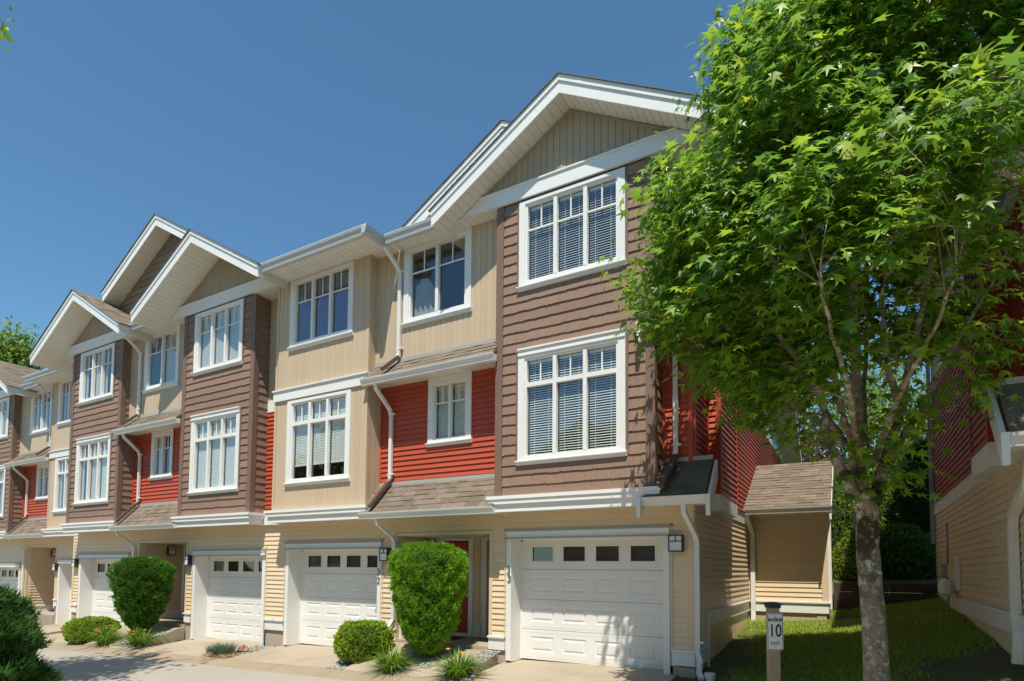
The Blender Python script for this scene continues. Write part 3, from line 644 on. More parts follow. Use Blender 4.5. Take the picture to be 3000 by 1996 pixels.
def recess(par, x0, x1, dy, upw, redw, upk, redk, courses=False):
    yu, yw = YU+dy, YW+dy; f = front(yu)
    L = [(upw-.64, upw-.035), (upw+.035, upw+.64)]
    window(f, (upw-.80, upw+.80, 4.71, ZS-.005), (upw-.64, upw+.64, 4.885, 6.20), L, par, upk, cross=5.78)
    h = (upw-.76, upw+.76, 4.75, ZS); wl = core(f, x0, x1, 4.0, ZS+.05, [(upw-.68, upw+.68, 4.855, 6.235)], TAN, par, 'upper_wall')
    planks(f, x0, x1, 4.10, ZS-.004, [h], wl, TAN)
    skirt_roof(par, x0, x1, yu-.014, 4.06, 8.44+dy, 3.70, 3.665, yw, courses=courses)
    f2 = front(yw); r0, r1 = redw-.35, redw+.35
    window(f2, (redw-.505, redw+.505, 2.325, 3.66), (r0, r1, 2.485, 3.505), [(r0, redw-.03), (redw+.03, r1)], par, redk, cross=3.17)
    wr = core(f2, x0, x1, 1.0, 3.78, [(r0-.04, r1+.04, 2.455, 3.54)], RED, par, 'red_wall')
    clap(f2, x0+.05, x1-.03, 1.72, 3.66, [(redw-.47, redw+.47, 2.37, 3.7)], wr, RED, .1, .028)
    t = MB(); t.box(f2, x0, x0+.05, 1.70, 3.66, 0, .03).box(f2, x1-.03, x1, 1.70, 3.66, 0, .024).box(f2, redw-.535, redw-.507, 2.3, 3.66, 0, .026).box(f2, redw+.507, redw+.535, 2.3, 3.66, 0, .026); obj('red_corner_trim', t, REDT, par)
    skirt_roof(par, x0, x1, yw-.014, 1.655, 8.46+dy, 1.06, .97, yw, courses=courses)
def eave(par, x0, x1, yo, zt, yw):
    soffit_y(par, x0, x1, yo+.09, yw, zt-.085); gutter(par, x0, x1, yo, zt, .15, EGUTT)
    lp = MB(); lp.abox(x0, x1, yo-.007, yo+.014, zt+.0005, zt+.012); obj('gutter_lip', lp, WHITE, par)
    fb = MB(); fb.abox(x0, x1, yo+.125, yo+.15, zt-.06, zt); obj('fascia_board', fb, WHITE, par)
# ------------------------------------------------------------------ ground
def DR(x): return -1.6+.0235*(min(x, 0)+4)
def zdrive(x, y): return DR(x)-.09*max(0, 9.1-y)
def zlawn(x, y):
    z = -1.62+.1*(y-9)+.052*(x+2.1)**2*max(.3, 1-.05*(y-9))*(1 if x > -2.1 else 0)
    return z if y > 8.3 else z-(8.3-y)*.06
def zpath(x, y, zf): t = max(0, min(1, (y-7.7)/1.15)); return (DR(x)-.126)*(1-t)+zf*t
def sheet(name, mat, xs, ys, zf, parent=None, kind='structure', th=0):
    mb = MB(); nx, ny = len(xs), len(ys)
    mb.v = [(x, y, zf(x, y)) for y in ys for x in xs]
    mb.f = [[j*nx+i, j*nx+i+1, (j+1)*nx+i+1, (j+1)*nx+i] for j in range(ny-1) for i in range(nx-1)]
    if th:   # slab edge skirts
        n = len(mb.v); b = [i for i in range(nx)]+[j*nx+nx-1 for j in range(1, ny)]+[(ny-1)*nx+i for i in range(nx-2, -1, -1)]+[j*nx for j in range(ny-2, 0, -1)]
        mb.v += [(mb.v[i][0], mb.v[i][1], mb.v[i][2]-th) for i in b]
        for k in range(len(b)): mb.f.append([b[(k+1) % len(b)], b[k], n+k, n+(k+1) % len(b)])
    return obj(name, mb, mat, parent, kind, smooth=False)
lin = lambda a, b, n: [a+(b-a)*i/n for i in range(n+1)]
def zroad(x, y): return DR(x)-.196-.012*(7.27-max(y, -6))
sheet('ground', FARG, lin(-700, 700, 14), lin(-700, 700, 14), lambda x, y: -4.2)
sheet('road', ROADM, lin(-60, 30, 45), lin(-7, 7.29, 10), zroad)
_cp = [(7.27, -.198), (7.36, -.190), (7.48, -.162), (7.58, -.135), (7.64, -.126), (7.71, -.124)]
def curbz(x, y):
    for (a, p), (b, q) in zip(_cp, _cp[1:]):
        if a <= y <= b+1e-6: return DR(x)+p+(q-p)*(y-a)/(b-a)
    return DR(x)-.124
_x = -40.0; _k = 0
while _x < -1.0:
    _l = 3.05; sheet('curb', CURBM, lin(_x+.004, _x+_l-.004, 4), [c[0] for c in _cp], curbz, th=.25); _x += _l
sheet('yard_soil', SOIL, lin(-45, -2.6, 60), [7.70, 7.9, 8.2, 8.5, 8.8, 9.1, 9.6, 11], lambda x, y: zdrive(x, y)-.03)
sheet('lawn', SOIL, lin(-2.6, 6, 60), lin(5.2, 16.5, 70), lambda x, y: zlawn(x, y)+.03*math.sin(x*2.1+y)*math.sin(y*1.7-x)*.6)
DRIVES = [(-5.26, -2.45), (-11.10, -8.45), (-14.55, -12.0), (-20.4, -17.95), (-24.1, -21.2), (-29.8, -27)]
for i, (a, b) in enumerate(DRIVES):
    sheet('driveway', DRIVE, lin(a-.12, b+.10, 8), [7.715, 8.1, 8.5, 8.9, 9.2, 9.5] if i < 4 else [7.715, 8.3, 9, 9.6, 10.1, 10.5], lambda x, y: zdrive(x, y) if y < 9.1 else DR(x), th=.12)
# ------------------------------------------------------------------ townhouses
def body(par, x0, x1, dy=0, ends=(False, False)):
    """main roof and rear of a unit"""
    mb = MB(); pr = [(9.0+dy, 6.66), (14, 9.1), (21.5, 4.0), (21.5, 3.85), (14, 8.9), (9.0+dy, 6.52)]
    mb.prism([(x0, y, z) for y, z in pr][::-1], [(x1, y, z) for y, z in pr][::-1]); r = obj('main_roof', mb, ROOF, par)
    b = MB(); b.abox(x0, x1, 20.9, 21.05, -3, 4.3); obj('rear_wall', b, TAN, par)
    for e, x, s in ((ends[0], x0, -1), (ends[1], x1, 1)):
        if e:
            q = MB(); pl = [(YW+dy, -3), (21, -3), (21, 4.2), (14, 8.85), (YW+dy, 6.5)]
            q.prism([(x, y, z) for y, z in pl], [(x-s*.1, y, z) for y, z in pl]); obj('end_wall', q, TAN, par)
U33 = thing('townhouse', 'end townhouse with brown shingle bay, wide garage numbered 33 and red side wall', 'townhouse', (-3.9, 12, -1.6), 'townhouses in the row')
U32 = thing('townhouse', 'townhouse with tan board bay under a flat eave, garage numbered 32', 'townhouse', (-9.7, 12, -1.73), 'townhouses in the row')
U31 = thing('townhouse', 'brown shingle townhouse left of the tan bay, tall shingled gable behind', 'townhouse', (-13.3, 12, -1.84), 'townhouses in the row')
U30 = thing('townhouse', 'brown shingle townhouse under the lower gable, garage behind the rounded shrub', 'townhouse', (-18.9, 12, -1.97), 'townhouses in the row')
U29 = thing('townhouse', 'set back tan townhouse partly hidden by the brown bay beside it', 'townhouse', (-22.6, 13, -2.05), 'townhouses in the row')
U28 = thing('townhouse', 'leftmost brown townhouse cut off by the left edge of the photo', 'townhouse', (-28.3, 13, -2.2), 'townhouses in the row')
body(U33, -8.36, -2.083, 0, (False, False)); body(U32, -11.5, -8.36); body(U31, -17.1, -11.5); body(U30, -20.75, -17.1, 0, (True, False)); body(U29, -24.16, -20.75, .95); body(U28, -31, -24.16, .95, (True, False))
# bays
bay(U33, -3.945, 0, 'brown', 'open', 'open')
bay(U32, -9.73, 0, 'tan', 'blue', 'half')
bay(U31, -13.26, 0, 'brown', ['closed', 'closed', 'closed'], 'closed')
bay(U30, -18.95, 0, 'brown', ['sides', 'curtain', 'sides'], ['sides', 'curtain', 'closed'])
bay(U29, -22.56, .95, 'tan', 'sides', 'sides')
bay(U28, -28.32, .95, 'brown', 'closed', 'open')
# recesses with skirt roofs
recess(U33, -8.36, -5.315, 0, -6.82, -6.615, ['drape', None], ['closed', 'closed'])
recess(U31, -17.58, -14.63, 0, -16.02, -16.17, [None, 'curtain'], ['closed', None])
recess(U28, -26.95, -23.93, .95, -25.3, -25.36, 'sides', 'closed', courses=True)
# strip between tan bay and brown bay
_f = front(YW); _w = core(_f, -11.93, -11.10, 1.0, ZS+.05, [], RED, U32, 'strip_wall')
clap(_f, -11.93, -11.10, 1.24, 3.60, [], _w, RED, .1, .028); planks(_f, -11.93, -11.10, 3.88, ZS, [], _w, TAN)
_b = MB(); _b.box(_f, -11.93, -11.10, 3.60, 3.88, .001, .03).box(_f, -11.8, -11.2, .955, 1.222, .001, .1); obj('band_board', _b, WHITE, U32)
_b = MB(); _b.box(_f, -11.93, -11.88, 1.24, 3.6, .001, .03); obj('red_corner_trim', _b, REDT, U32)
soffit_y(U32, -11.93, -11.10, 8.58, YW, ZS-.03)
# garage level walls
H33 = garage(U33, -5.327, -2.453, YW, .675, -1.60); H32 = garage(U32, -11.09, -8.25, YW, .54, -1.735); H31 = garage(U31, -14.57, -11.79, YW, .405, -1.835)
H30 = garage(U30, -20.33, -17.58, YW, .335, -1.96); H29 = garage(U29, -23.9, -21.1, YW+.95, .20, -2.05); H28 = garage(U28, -29.7, -26.85, YW+.95, .04, -2.15)
P1, P2, P3 = (-7.85, -5.69, -3, .62), (-17.08, -14.89, -3, .62), (-26.36, -24.16, -3, .63)
lower_wall(U33, -7.85, -2.083, YW, [H33+('g',), P1]); lower_wall(U32, -11.45, -7.85, YW, [H32+('g',)])
lower_wall(U31, -17.08, -11.45, YW, [H31+('g',), P2]); lower_wall(U30, -20.75, -17.08, YW, [H30+('g',)])
lower_wall(U29, -24.16, -20.75, YW+.95, [H29+('g',)]); lower_wall(U28, -30.6, -24.16, YW+.95, [H28+('g',), P3])
porch(U33, -7.85, -5.69, YW, .62, -1.40); porch(U31, -17.08, -14.89, YW, .62, -1.50); porch(U28, -26.36, -24.16, YW+.95, .63, -1.75)
_m = MB(); _m.box(_f, -2.173, -2.083, -1.19, 1.0, 0, .03); obj('corner_trim', _m, CREAMT, U33)
_m = MB(); _m.box(_f, -20.75, -20.66, -1.19, 1.0, 0, .03); obj('corner_trim', _m, CREAMT, U30)
for par, u, z, dy in ((U33, -2.335, .275, 0), (U32, -8.11, .13, 0), (U31, -14.74, .02, 0), (U30, -20.50, -.07, 0), (U29, -24.03, -.2, .95)): lamp(par, front(YW+dy), u, z, .017)
digit(U33, _f, '3', -5.315, -.08, .115); digit(U33, _f, '3', -5.300, -.235, .115)
digit(U32, _f, '3', -8.345, -.145, .115); digit(U32, _f, '2', -8.335, -.32, .115)
# gables
gable(U33, -3.945, 7.60, 2.534, 8.20, 8.63, 11.2)
gable(U33, -5.48, 7.96, 2.30, 9.0, 9.4, 12.0, band=False, lowz=6.5, shake=True)
gable(U31, -13.24, 7.53, 2.45, 7.85, 8.63, 11.2)
gable(U31, -16.05, 9.12, 2.62, 8.55, 9.0, 12.8, band=False, lowz=6.55, shake=True)
gable(U30, -18.97, 7.48, 2.49, 7.95, 8.63, 11.2)
gable(U28, -28.32, 7.53, 2.6, 8.9, 9.58, 12.0)
# eaves and their soffits
def eroof(par, x0, x1, y0, z0):
    mb = MB(); pr = [(y0, z0), (9.2 if y0 < 8.6 else 10.1, z0+.49*((9.2 if y0 < 8.6 else 10.1)-y0)), (9.2 if y0 < 8.6 else 10.1, z0+.49*((9.2 if y0 < 8.6 else 10.1)-y0)-.1), (y0, z0-.05)]
    mb.prism([(x0, y, z) for y, z in pr][::-1], [(x1, y, z) for y, z in pr][::-1]); obj('eave_roof', mb, ROOF, par)
eave(U32, -10.93, -7.772, 7.90, 6.385, YU); eroof(U32, -10.93, -8.15, 7.98, 6.36)
soffit_y(U32, -11.10, -10.93, 8.0, YB, ZS-.03)
_g = MB(); _pr = [(-7.75-.13, 6.375), (-7.75-.13, 6.235), (-7.75-.045, 6.235), (-7.75-.02, 6.30), (-7.75+.004, 6.385), (-7.765, 6.385)]
_g.prism([(x, 7.893, z+.002) for x, z in _pr], [(x, 8.47, z+.002) for x, z in _pr]); obj('gutter', _g, EGUTT, U32)
eave(U33, -7.75, -6.42, 8.36, 6.395, YU); soffit_y(U33, -6.42, -5.315, 8.58, YU, ZS-.012); eroof(U33, -7.70, -6.45, 8.43, 6.38)
soffit_y(U33, -2.575, -1.78, 8.58, YW+1.4, ZS-.012)
eave(U31, -16.52, -15.6, 8.22, 6.36, YU); soffit_y(U31, -15.6, -14.63, 8.58, YU, ZS-.02); soffit_y(U30, -17.58, -16.52, 8.58, YU, ZS-.02)
soffit_y(U30, -21.0, -20.3, 8.58, YB+.4, ZS-.02)
eave(U29, -24.5, -20.8, 8.87, 6.37, YU+.95); eroof(U29, -24.5, -20.8, 8.95, 6.35)
eave(U28, -26.4, -24.5, 9.3, 6.395, YU+.95); soffit_y(U28, -26.95, -26.2, 9.53, YU+.95, ZS-.02); eroof(U28, -26.9, -24.5, 9.37, 6.38)
# downspouts
def recpipes(par, x0, dy, xu, xm, xl, xg, base):
    Y = lambda y: y+dy
    pipe(par, [(xu-.10, Y(8.45), 6.33), (xu-.10, Y(8.47), 6.20), (xu-.02, Y(8.74), 5.93), (xu, Y(8.80), 5.82), (xu, Y(8.80), 4.20), (xu, Y(8.78), 4.12)]); strap(par, xu, Y(8.80), 5.85); strap(par, xu, Y(8.80), 4.30)
    pipe(par, [(xu, Y(8.78), 4.13), (xu-.10, Y(8.44), 3.80)], PIPEB, (.045, .033))
    pipe(par, [(xm-.03, Y(8.53), 3.60), (xm-.03, Y(8.55), 3.50), (xm, Y(8.93), 3.16), (xm, Y(8.98), 3.05), (xm, Y(8.98), 1.78), (xm, Y(8.93), 1.70)]); strap(par, xm, Y(8.98), 3.08); strap(par, xm, Y(8.98), 1.86)
    pipe(par, [(xm, Y(8.95), 1.71), (xm-.06, Y(8.47), 1.17)], PIPEB, (.045, .033))
    pipe(par, [(xg-.02, Y(8.55), .95), (xg-.02, Y(8.57), .85), (xg+.06, Y(8.93), .60), (xg+.07, Y(8.98), .50), (xg+.07, Y(8.98), -1.02), (xg+.03, Y(8.92), -1.15), (xg-.03, Y(8.90), -1.30), (xg-.02, Y(8.86), base+.05)])
recpipes(U33, -8.36, 0, -7.70, -8.02, 0, -7.95, -1.70); recpipes(U31, -17.58, 0, -17.0, -17.17, 0, -17.33, -1.9); recpipes(U28, -26.95, .95, -24.42, -26.5, 0, -26.55, -2.1)
pipe(U33, [(-2.12, 8.56, .96), (-2.12, 8.58, .84), (-2.04, 8.93, .52), (-2.03, 8.98, .42), (-2.03, 8.98, -1.05), (-2.03, 8.97, -1.2), (-1.98, 8.90, -1.32), (-1.99, 8.85, -1.48), (-1.93, 8.76, -1.55)]); strap(U33, -2.03, 8.98, -1.06)
pipe(U33, [(-2.33, 8.98, 3.4), (-2.33, 8.98, 1.9), (-2.33, 8.95, 1.72)]); strap(U33, -2.33, 8.98, 1.9); pipe(U33, [(-2.33, 8.95, 1.73), (-2.42, 8.5, 1.20)], PIPEB, (.045, .033))
# ------------------------------------------------------------------ right end of the near house, and the facing house
def endwall(par, X, Y0, Y1, dz, sgn, chase, cream_y1, step=None, rake=True, RED=RED, REDT=REDT):
    """side wall facing sgn*X: cream laps, white band, red laps, boarded top, a shallow boxed-out bay"""
    f = fr((X, 0), (0, 1) if sgn > 0 else (0, -1)); u = (lambda a, b: (a, b)) if sgn > 0 else (lambda a, b: (-b, -a))
    zs, zk = -1.19+dz, -1.43+dz
    roofl = (lambda y: min(6.40+.49*(y-Y0+.55), 9.1-.70*(y-Y0-4.95))+dz) if rake else (lambda y: 6.30)
    a, b = u(Y0, Y1); wl = core(f, a, b, zk, 1.2+dz, [], CREAM, par, 'side_wall'); wr = core(f, a, b, 1.2+dz, 3.75+dz, [], RED, par, 'side_wall')
    st = []
    if step: s0, s1 = u(step[0], step[1]); st = [(s0, s1, -3, step[2])]
    c0, c1 = u(Y0, cream_y1); clap(f, c0, c1, zs, 1.0+dz, st, wl, CREAM)
    sk = MB(); fo = MB()
    for y0, y1, zt in ([q for q in ((Y0, step[0], zs), (step[0], step[1], step[2])) if q[1]-q[0] > .05] if step else [(Y0, Y1, zs)]):
        p, q = u(y0, y1); sk.box(f, p, q, zt-.24, zt-.034, 0, .03).box(f, p, q, zt-.033, zt, 0, .06); fo.box(f, p, q, -3, zt-.24, -.25, -.015)
    if step and step[0]-Y0 > .1: p, q = u(step[0]-.045, step[0]); sk.box(f, p, q, -1.75, step[2]-.02, .0, .04)
    obj('skirt_board', sk, WHITE, par); obj('foundation', fo, CONC, par)
    ca, cb_ = chase; p, q = u(ca, cb_); xo = .22
    bx = MB(); bx.box(f, p, q, .97+dz, 1.235+dz, .001, xo).box(f, *u(cb_, Y1), 1.0+dz, 1.235+dz, .001, .035).box(f, *u(Y0, ca), 1.0+dz, 1.235+dz, .001, .035); obj('band_board', bx, WHITE, par)
    bx = MB(); bx.box(f, *u(cb_, Y1), 1.236+dz, 1.262+dz, .001, .055); obj('drip_cap', bx, REDT, par)
    cw = MB(); cw.box(f, p, q, 1.236+dz, 3.66+dz, .001, xo-.02); cwo = obj('boxed_bay', cw, RED, par)
    r0, r1 = u(Y0+.05, Y1); clap(f, r0, r1, 1.262+dz, 3.65+dz, [(p, q, 0, 9)], wr, RED, .1, .028)
    f2 = fr((X+sgn*(xo-.02), 0), (0, 1) if sgn > 0 else (0, -1)); clap(f2, p+.05, q-.05, 1.24+dz, 3.62+dz, [], cwo, RED, .1, .028)
    ff = front(ca); xa, xb = sorted((X, X+sgn*(xo-.02))); clap(ff, xa+.04, xb-.04, 1.24+dz, 3.62+dz, [], cwo, RED, .1, .028)
    t = MB(); t.box(f2, p-.02, p+.05, 1.236+dz, 3.65+dz, 0, .03).box(f2, q-.05, q+.02, 1.236+dz, 3.65+dz, 0, .03)
    e = u(Y0, Y0+.06); t.box(f, e[0], e[1], 1.45+dz, 3.65+dz, 0, .03); e = u(ca-.04, ca); t.box(f, e[0], e[1], 1.24+dz, 3.65+dz, 0, .026); obj('red_corner_trim', t, REDT, par)
    tw = MB(); pl = [(Y0, 3.75+dz)]+[(Y1, 3.75+dz), (Y1, roofl(Y1)), (Y0+4.95, roofl(Y0+4.95)), (Y0, roofl(Y0))]
    tw.prism([(X, y, z) for y, z in pl], [(X-sgn*.1, y, z) for y, z in pl]); two = obj('upper_side_wall', tw, TAUPE, par)
    planks(f, *u(Y0, Y1), 3.88+dz, 6, [], two, TAUPE, .25, top=(lambda s: roofl(abs(s))-.02))
    bd = MB()
    bd.box(f, *u(Y0, Y1), 3.665+dz, 3.87+dz, .001, .035).box(f, p-.03, q+.03, 3.665+dz, 3.70+dz, .036, xo+.03)
    obj('band_board', bd, WHITE, par)
    # raking overhang
    for (y0, y1) in ((Y0+1.2, Y0+4.95), (Y0+4.95, Y1+.9)) if rake else ():
        z0, z1 = roofl(y0), roofl(y1); xs = sorted((X, X+sgn*.55)); fx = sorted((X+sgn*.55, X+sgn*.585))
        s = MB(); s.hexa([(xs[0], y0, z0), (xs[1], y0, z0), (xs[1], y1, z1), (xs[0], y1, z1), (xs[0], y0, z0+.03), (xs[1], y0, z0+.03), (xs[1], y1, z1+.03), (xs[0], y1, z1+.03)]); obj('rake_soffit', s, SOFF, par)
        s = MB(); s.hexa([(fx[0], y0, z0-.02), (fx[1], y0, z0-.02), (fx[1], y1, z1-.02), (fx[0], y1, z1-.02), (fx[0], y0, z0+.27), (fx[1], y0, z0+.27), (fx[1], y1, z1+.27), (fx[0], y1, z1+.27)]); obj('rake_fascia', s, WHITE, par)
        s = MB(); s.hexa([(xs[0]-.02, y0, z0+.271), (xs[1]+.06, y0, z0+.271), (xs[1]+.06, y1, z1+.271), (xs[0]-.02, y1, z1+.271), (xs[0]-.02, y0, z0+.30), (xs[1]+.06, y0, z0+.30), (xs[1]+.06, y1, z1+.30), (xs[0]-.02, y1, z1+.30)]); obj('rake_roof', s, ROOF, par)
def bracket(par, x, yw, zg, zt):
    pl = [(yw-.60, zg+.0), (yw-.60, zg-.30), (yw-.54, zg-.30), (yw, zt-.30), (yw, zt-.02), (yw-.54, zg+.0)]
    mb = MB(); mb.prism([(x-.022, y, z) for y, z in pl][::-1], [(x+.022, y, z) for y, z in pl][::-1]); mb.abox(x-.03, x+.03, yw-.615, yw-.602, zg-.30, zg+.0); obj('bracket', mb, WHITE, par)
def corner_roofs(par, x0, x1, yw, dz, xs, xe, dark=True):
    """two little lean-to roofs wrapping the corner; xs..xe = part that runs past the side wall"""
    for zt, zg, zso in ((1.655, 1.06, .97), (4.06, 3.70, 3.665)):
        a, b = min(x0, xe), max(x1, xe)
        skirt_roof(par, a, b, yw-.014, zt+dz, yw-.59, zg+dz, zso+dz, yw, dark=dark)
        bracket(par, a-.045, yw, zg+dz, zt+dz); bracket(par, b+.045, yw, zg+dz, zt+dz)
# near house corner
core(_f, -2.545, -2.083, 1.0, ZS+.05, [], RED, U33, 'corner_wall'); _w = [o for o in U33.children if o.name.startswith('corner_wall')][-1]
clap(_f, -2.5, -2.13, 1.55, 3.66, [], _w, RED, .1, .028); planks(_f, -2.545, -2.09, 4.10, ZS-.004, [], _w, TAN)
_m = MB(); _m.box(_f, -2.545, -2.50, 1.5, 3.66, 0, .03).box(_f, -2.15, -2.083, 1.5, 3.66, 0, .032); obj('red_corner_trim', _m, REDT, U33)
endwall(U33, -2.083, YW, 21.5, 0, 1, (9.97, 11.5), 14.14, (9.88, 14.14, -.65))
corner_roofs(U33, -2.70, -2.083, YW, 0, -2.083, -1.80)
# shed at the back of the near house
_yf = 14.14; _f3 = front(_yf); _fs = fr((-.53, 0), (0, 1))
_w = core(_f3, -2.083, -.53, -.9, 1.3, [], CREAM, U33, 'shed_wall'); clap(_f3, -2.05, -.62, -.65, 1.26, [], _w, CREAM)
_w = core(_fs, _yf, 16.0, -.9, 1.3, [], CREAM, U33, 'shed_wall'); clap(_fs, _yf+.09, 16.0, -.65, 1.26, [], _w, CREAM)
_m = MB(); _m.box(_f3, -.62, -.53, -.65, 1.28, 0, .03).box(_fs, _yf-.03, _yf+.09, -.65, 1.28, .001, .03).box(_f3, -2.083, -2.045, -.65, 1.28, 0, .03); obj('corner_trim', _m, CREAMT, U33)
_m = MB(); _m.box(_f3, -2.083, -.50, -.89, -.684, 0, .03).box(_f3, -2.083, -.47, -.683, -.65, 0, .06).box(_fs, _yf, 16, -.89, -.684, .001, .03).box(_fs, _yf, 16, -.683, -.65, .001, .06); obj('skirt_board', _m, WHITE, U33)
_m = MB(); _m.box(_f3, -2.083, -.545, -3, -.89, -.2, -.015).box(_fs, _yf, 16, -3, -.89, -.2, -.015); obj('foundation', _m, CONC, U33)
skirt_roof(U33, -2.06, -.41, 15.5, 2.56, 13.40, 1.32, 1.215, 14.14, flash=False)
_m = MB(); _m.prism([(-.40, 13.46, 1.30), (-.40, 15.5, 2.50), (-.40, 15.5, 2.2), (-.40, 13.46, 1.04)], [(-.435, 13.46, 1.30), (-.435, 15.5, 2.50), (-.435, 15.5, 2.2), (-.435, 13.46, 1.04)]); _m.prism([(-.50, 14.1, 1.25), (-.50, 16, 1.25), (-.50, 16, 2.4), (-.50, 15.5, 2.45)], [(-.53, 14.1, 1.25), (-.53, 16, 1.25), (-.53, 16, 2.4), (-.53, 15.5, 2.45)]); obj('rake_board', _m, WHITE, U33)
pipe(U33, [(-2.0, 13.50, 1.20), (-2.0, 13.53, 1.10), (-1.98, 14.0, .88), (-1.97, 14.06, .76), (-1.97, 14.06, -.88), (-1.97, 14.03, -1.15)], GUTT, (.045, .035))
pipe(U33, [(-.47, 14.22, 1.05), (-.47, 14.22, -.80)], GUTT, (.03, .03))
# facing house on the right
NH = thing('townhouse', 'facing townhouse at the right edge, shaded side wall of red over cream siding', 'townhouse', (3.5, 12, -.9))
endwall(NH, 1.53, 7.5, 15.8, .22, -1, (8.36, 9.5), 15.8, (7.502, 15.8, -.44), rake=False, RED=REDSHADE, REDT=REDSHADE)
_fn = front(7.5); _w = core(_fn, 1.53, 5.5, -1.2, 6.6, [], CREAM, NH, 'front_wall'); clap(_fn, 1.53, 5.5, -.97, 1.2, [], _w, CREAM); clap(_fn, 1.53, 5.5, 1.3, 3.86, [], _w, REDSHADE, .1, .028)
_m = MB(); _m.box(_fn, 1.53, 5.5, -1.21, -.97, 0, .03); obj('skirt_board', _m, WHITE, NH); _m = MB(); _m.box(_fn, 1.53, 5.5, -3, -1.21, -.2, -.015); obj('foundation', _m, CONC, NH)
corner_roofs(NH, 1.53, 2.2, 7.5, .22, 1.53, 1.25, False)
_m = MB(); _m.prism([(x, 9.5, z) for x, z in ((.95, 6.40), (5.0, 8.4), (9, 6.4), (9, 6.3), (.95, 6.32))][::-1], [(x, 16.5, z) for x, z in ((.95, 6.40), (5.0, 8.4), (9, 6.4), (9, 6.3), (.95, 6.32))][::-1]); _m.prism([(x, 6.9, z) for x, z in ((1.45, 6.50), (5.0, 8.2), (9, 6.4), (9, 6.3), (1.45, 6.38))][::-1], [(x, 9.49, z) for x, z in ((1.45, 6.50), (5.0, 8.2), (9, 6.4), (9, 6.3), (1.45, 6.38))][::-1]); obj('main_roof', _m, ROOF, NH)
_m = MB(); _m.abox(5.5, 5.6, 7.5, 15.8, -3, 6.4); _m.abox(1.6, 5.5, 15.7, 15.8, -3, 6.4); obj('rear_wall', _m, CREAM, NH)
_m = MB(); _m.abox(.90, .95, 9.5, 16.5, 6.24, 6.42); obj('fascia_board', _m, WHITE, NH); _m = MB(); _m.abox(.95, 1.53, 9.5, 16.5, 6.28, 6.315); obj('eave_soffit', _m, SOFF, NH)
pipe(NH, [(1.46, 7.2, 1.2), (1.46, 7.5, .85), (1.46, 8.12, .62), (1.46, 8.17, .5), (1.46, 8.17, -.50), (1.46, 8.10, -.62), (1.44, 8.08, -.95)], GUTT, (.042, .042))
pipe(NH, [(1.46, 15.7, 6.2), (1.46, 15.7, .6)], GREYM, (.035, .035))
# ------------------------------------------------------------------ foliage helpers
def star_leaf():
    """five-lobed sweetgum leaf, tip towards +y, drooping"""
    V = [(0, .28, 0), (0, 0, .0)]; an = [-112, -62, 0, 62, 112]; ln = [.50, .70, .80, .70, .50]
    for i in range(5):
        a = math.radians(an[i]); 
        if i: b = math.radians((an[i]+an[i-1])/2); V.append((math.sin(b)*.24, .28+math.cos(b)*.24, -.02))
        x, y = math.sin(a)*ln[i], math.cos(a)*ln[i]; V.append((x, .28+y, -.22*ln[i]**2-.06*abs(math.sin(a))))
    k = len(V); F = [(0, 1, 2)]+[(0, i, i+1) for i in range(2, k-1)]+[(0, k-1, 1)]
    V += [(-.006, -.55, .0), (.006, -.55, .0), (0, 0, .0)]; F.append((k, k+1, k+2))
    return np.array(V)-np.array([0, 0, 0]), np.array([(a, c, b) for a, b, c in F])
def oval_leaf(wd=.5):
    V = [(0, 0, 0), (wd/2, .35, .05), (wd*.4, .72, .02), (0, 1, -.08), (-wd*.4, .72, .02), (-wd/2, .35, .05), (0, .5, -.03)]
    return np.array(V, float), np.array([(6, 0, 1), (6, 1, 2), (6, 2, 3), (6, 3, 4), (6, 4, 5), (6, 5, 0)])
def sprig_leaf():
    """short needle spray"""
    V = []; F = []
    for i, (a, l, t) in enumerate(((0, 1, .3), (-40, .8, .1), (40, .8, .1), (-70, .55, .4), (70, .55, .4))):
        s, c = math.sin(math.radians(a)), math.cos(math.radians(a)); n = len(V); w_ = .11
        V += [(-c*w_, s*w_, 0), (c*w_, -s*w_, 0), (s*l, c*l, t*l*.5)]; F.append((n, n+1, n+2))
    return np.array(V, float), np.array(F)
def norm(a): return a/np.maximum(1e-9, np.linalg.norm(a, axis=-1, keepdims=True))
def scatter(tmpl, pos, tip, nor, size):
    V, F = tmpl; y = norm(tip); z = nor-(nor*y).sum(-1, keepdims=True)*y; z = norm(z); x = np.cross(y, z)
    A = np.stack([x, y, z], -1)                          # N,3,3 columns
    W = np.einsum('nij,kj->nki', A, V)*size[:, None, None]+pos[:, None, :]
    n, k = len(pos), len(V); FF = (F[None]+(np.arange(n)*k)[:, None, None]).reshape(-1, 3)
    return W.reshape(-1, 3), FF
def foliage(name, tmpl, pos, tip, nor, size, mat, parent, kind=None):
    o = np.array(org(parent)); W, FF = scatter(tmpl, pos-o, tip, nor, size)
    return link(name, fast_mesh(name, W, FF, mat), parent, kind)
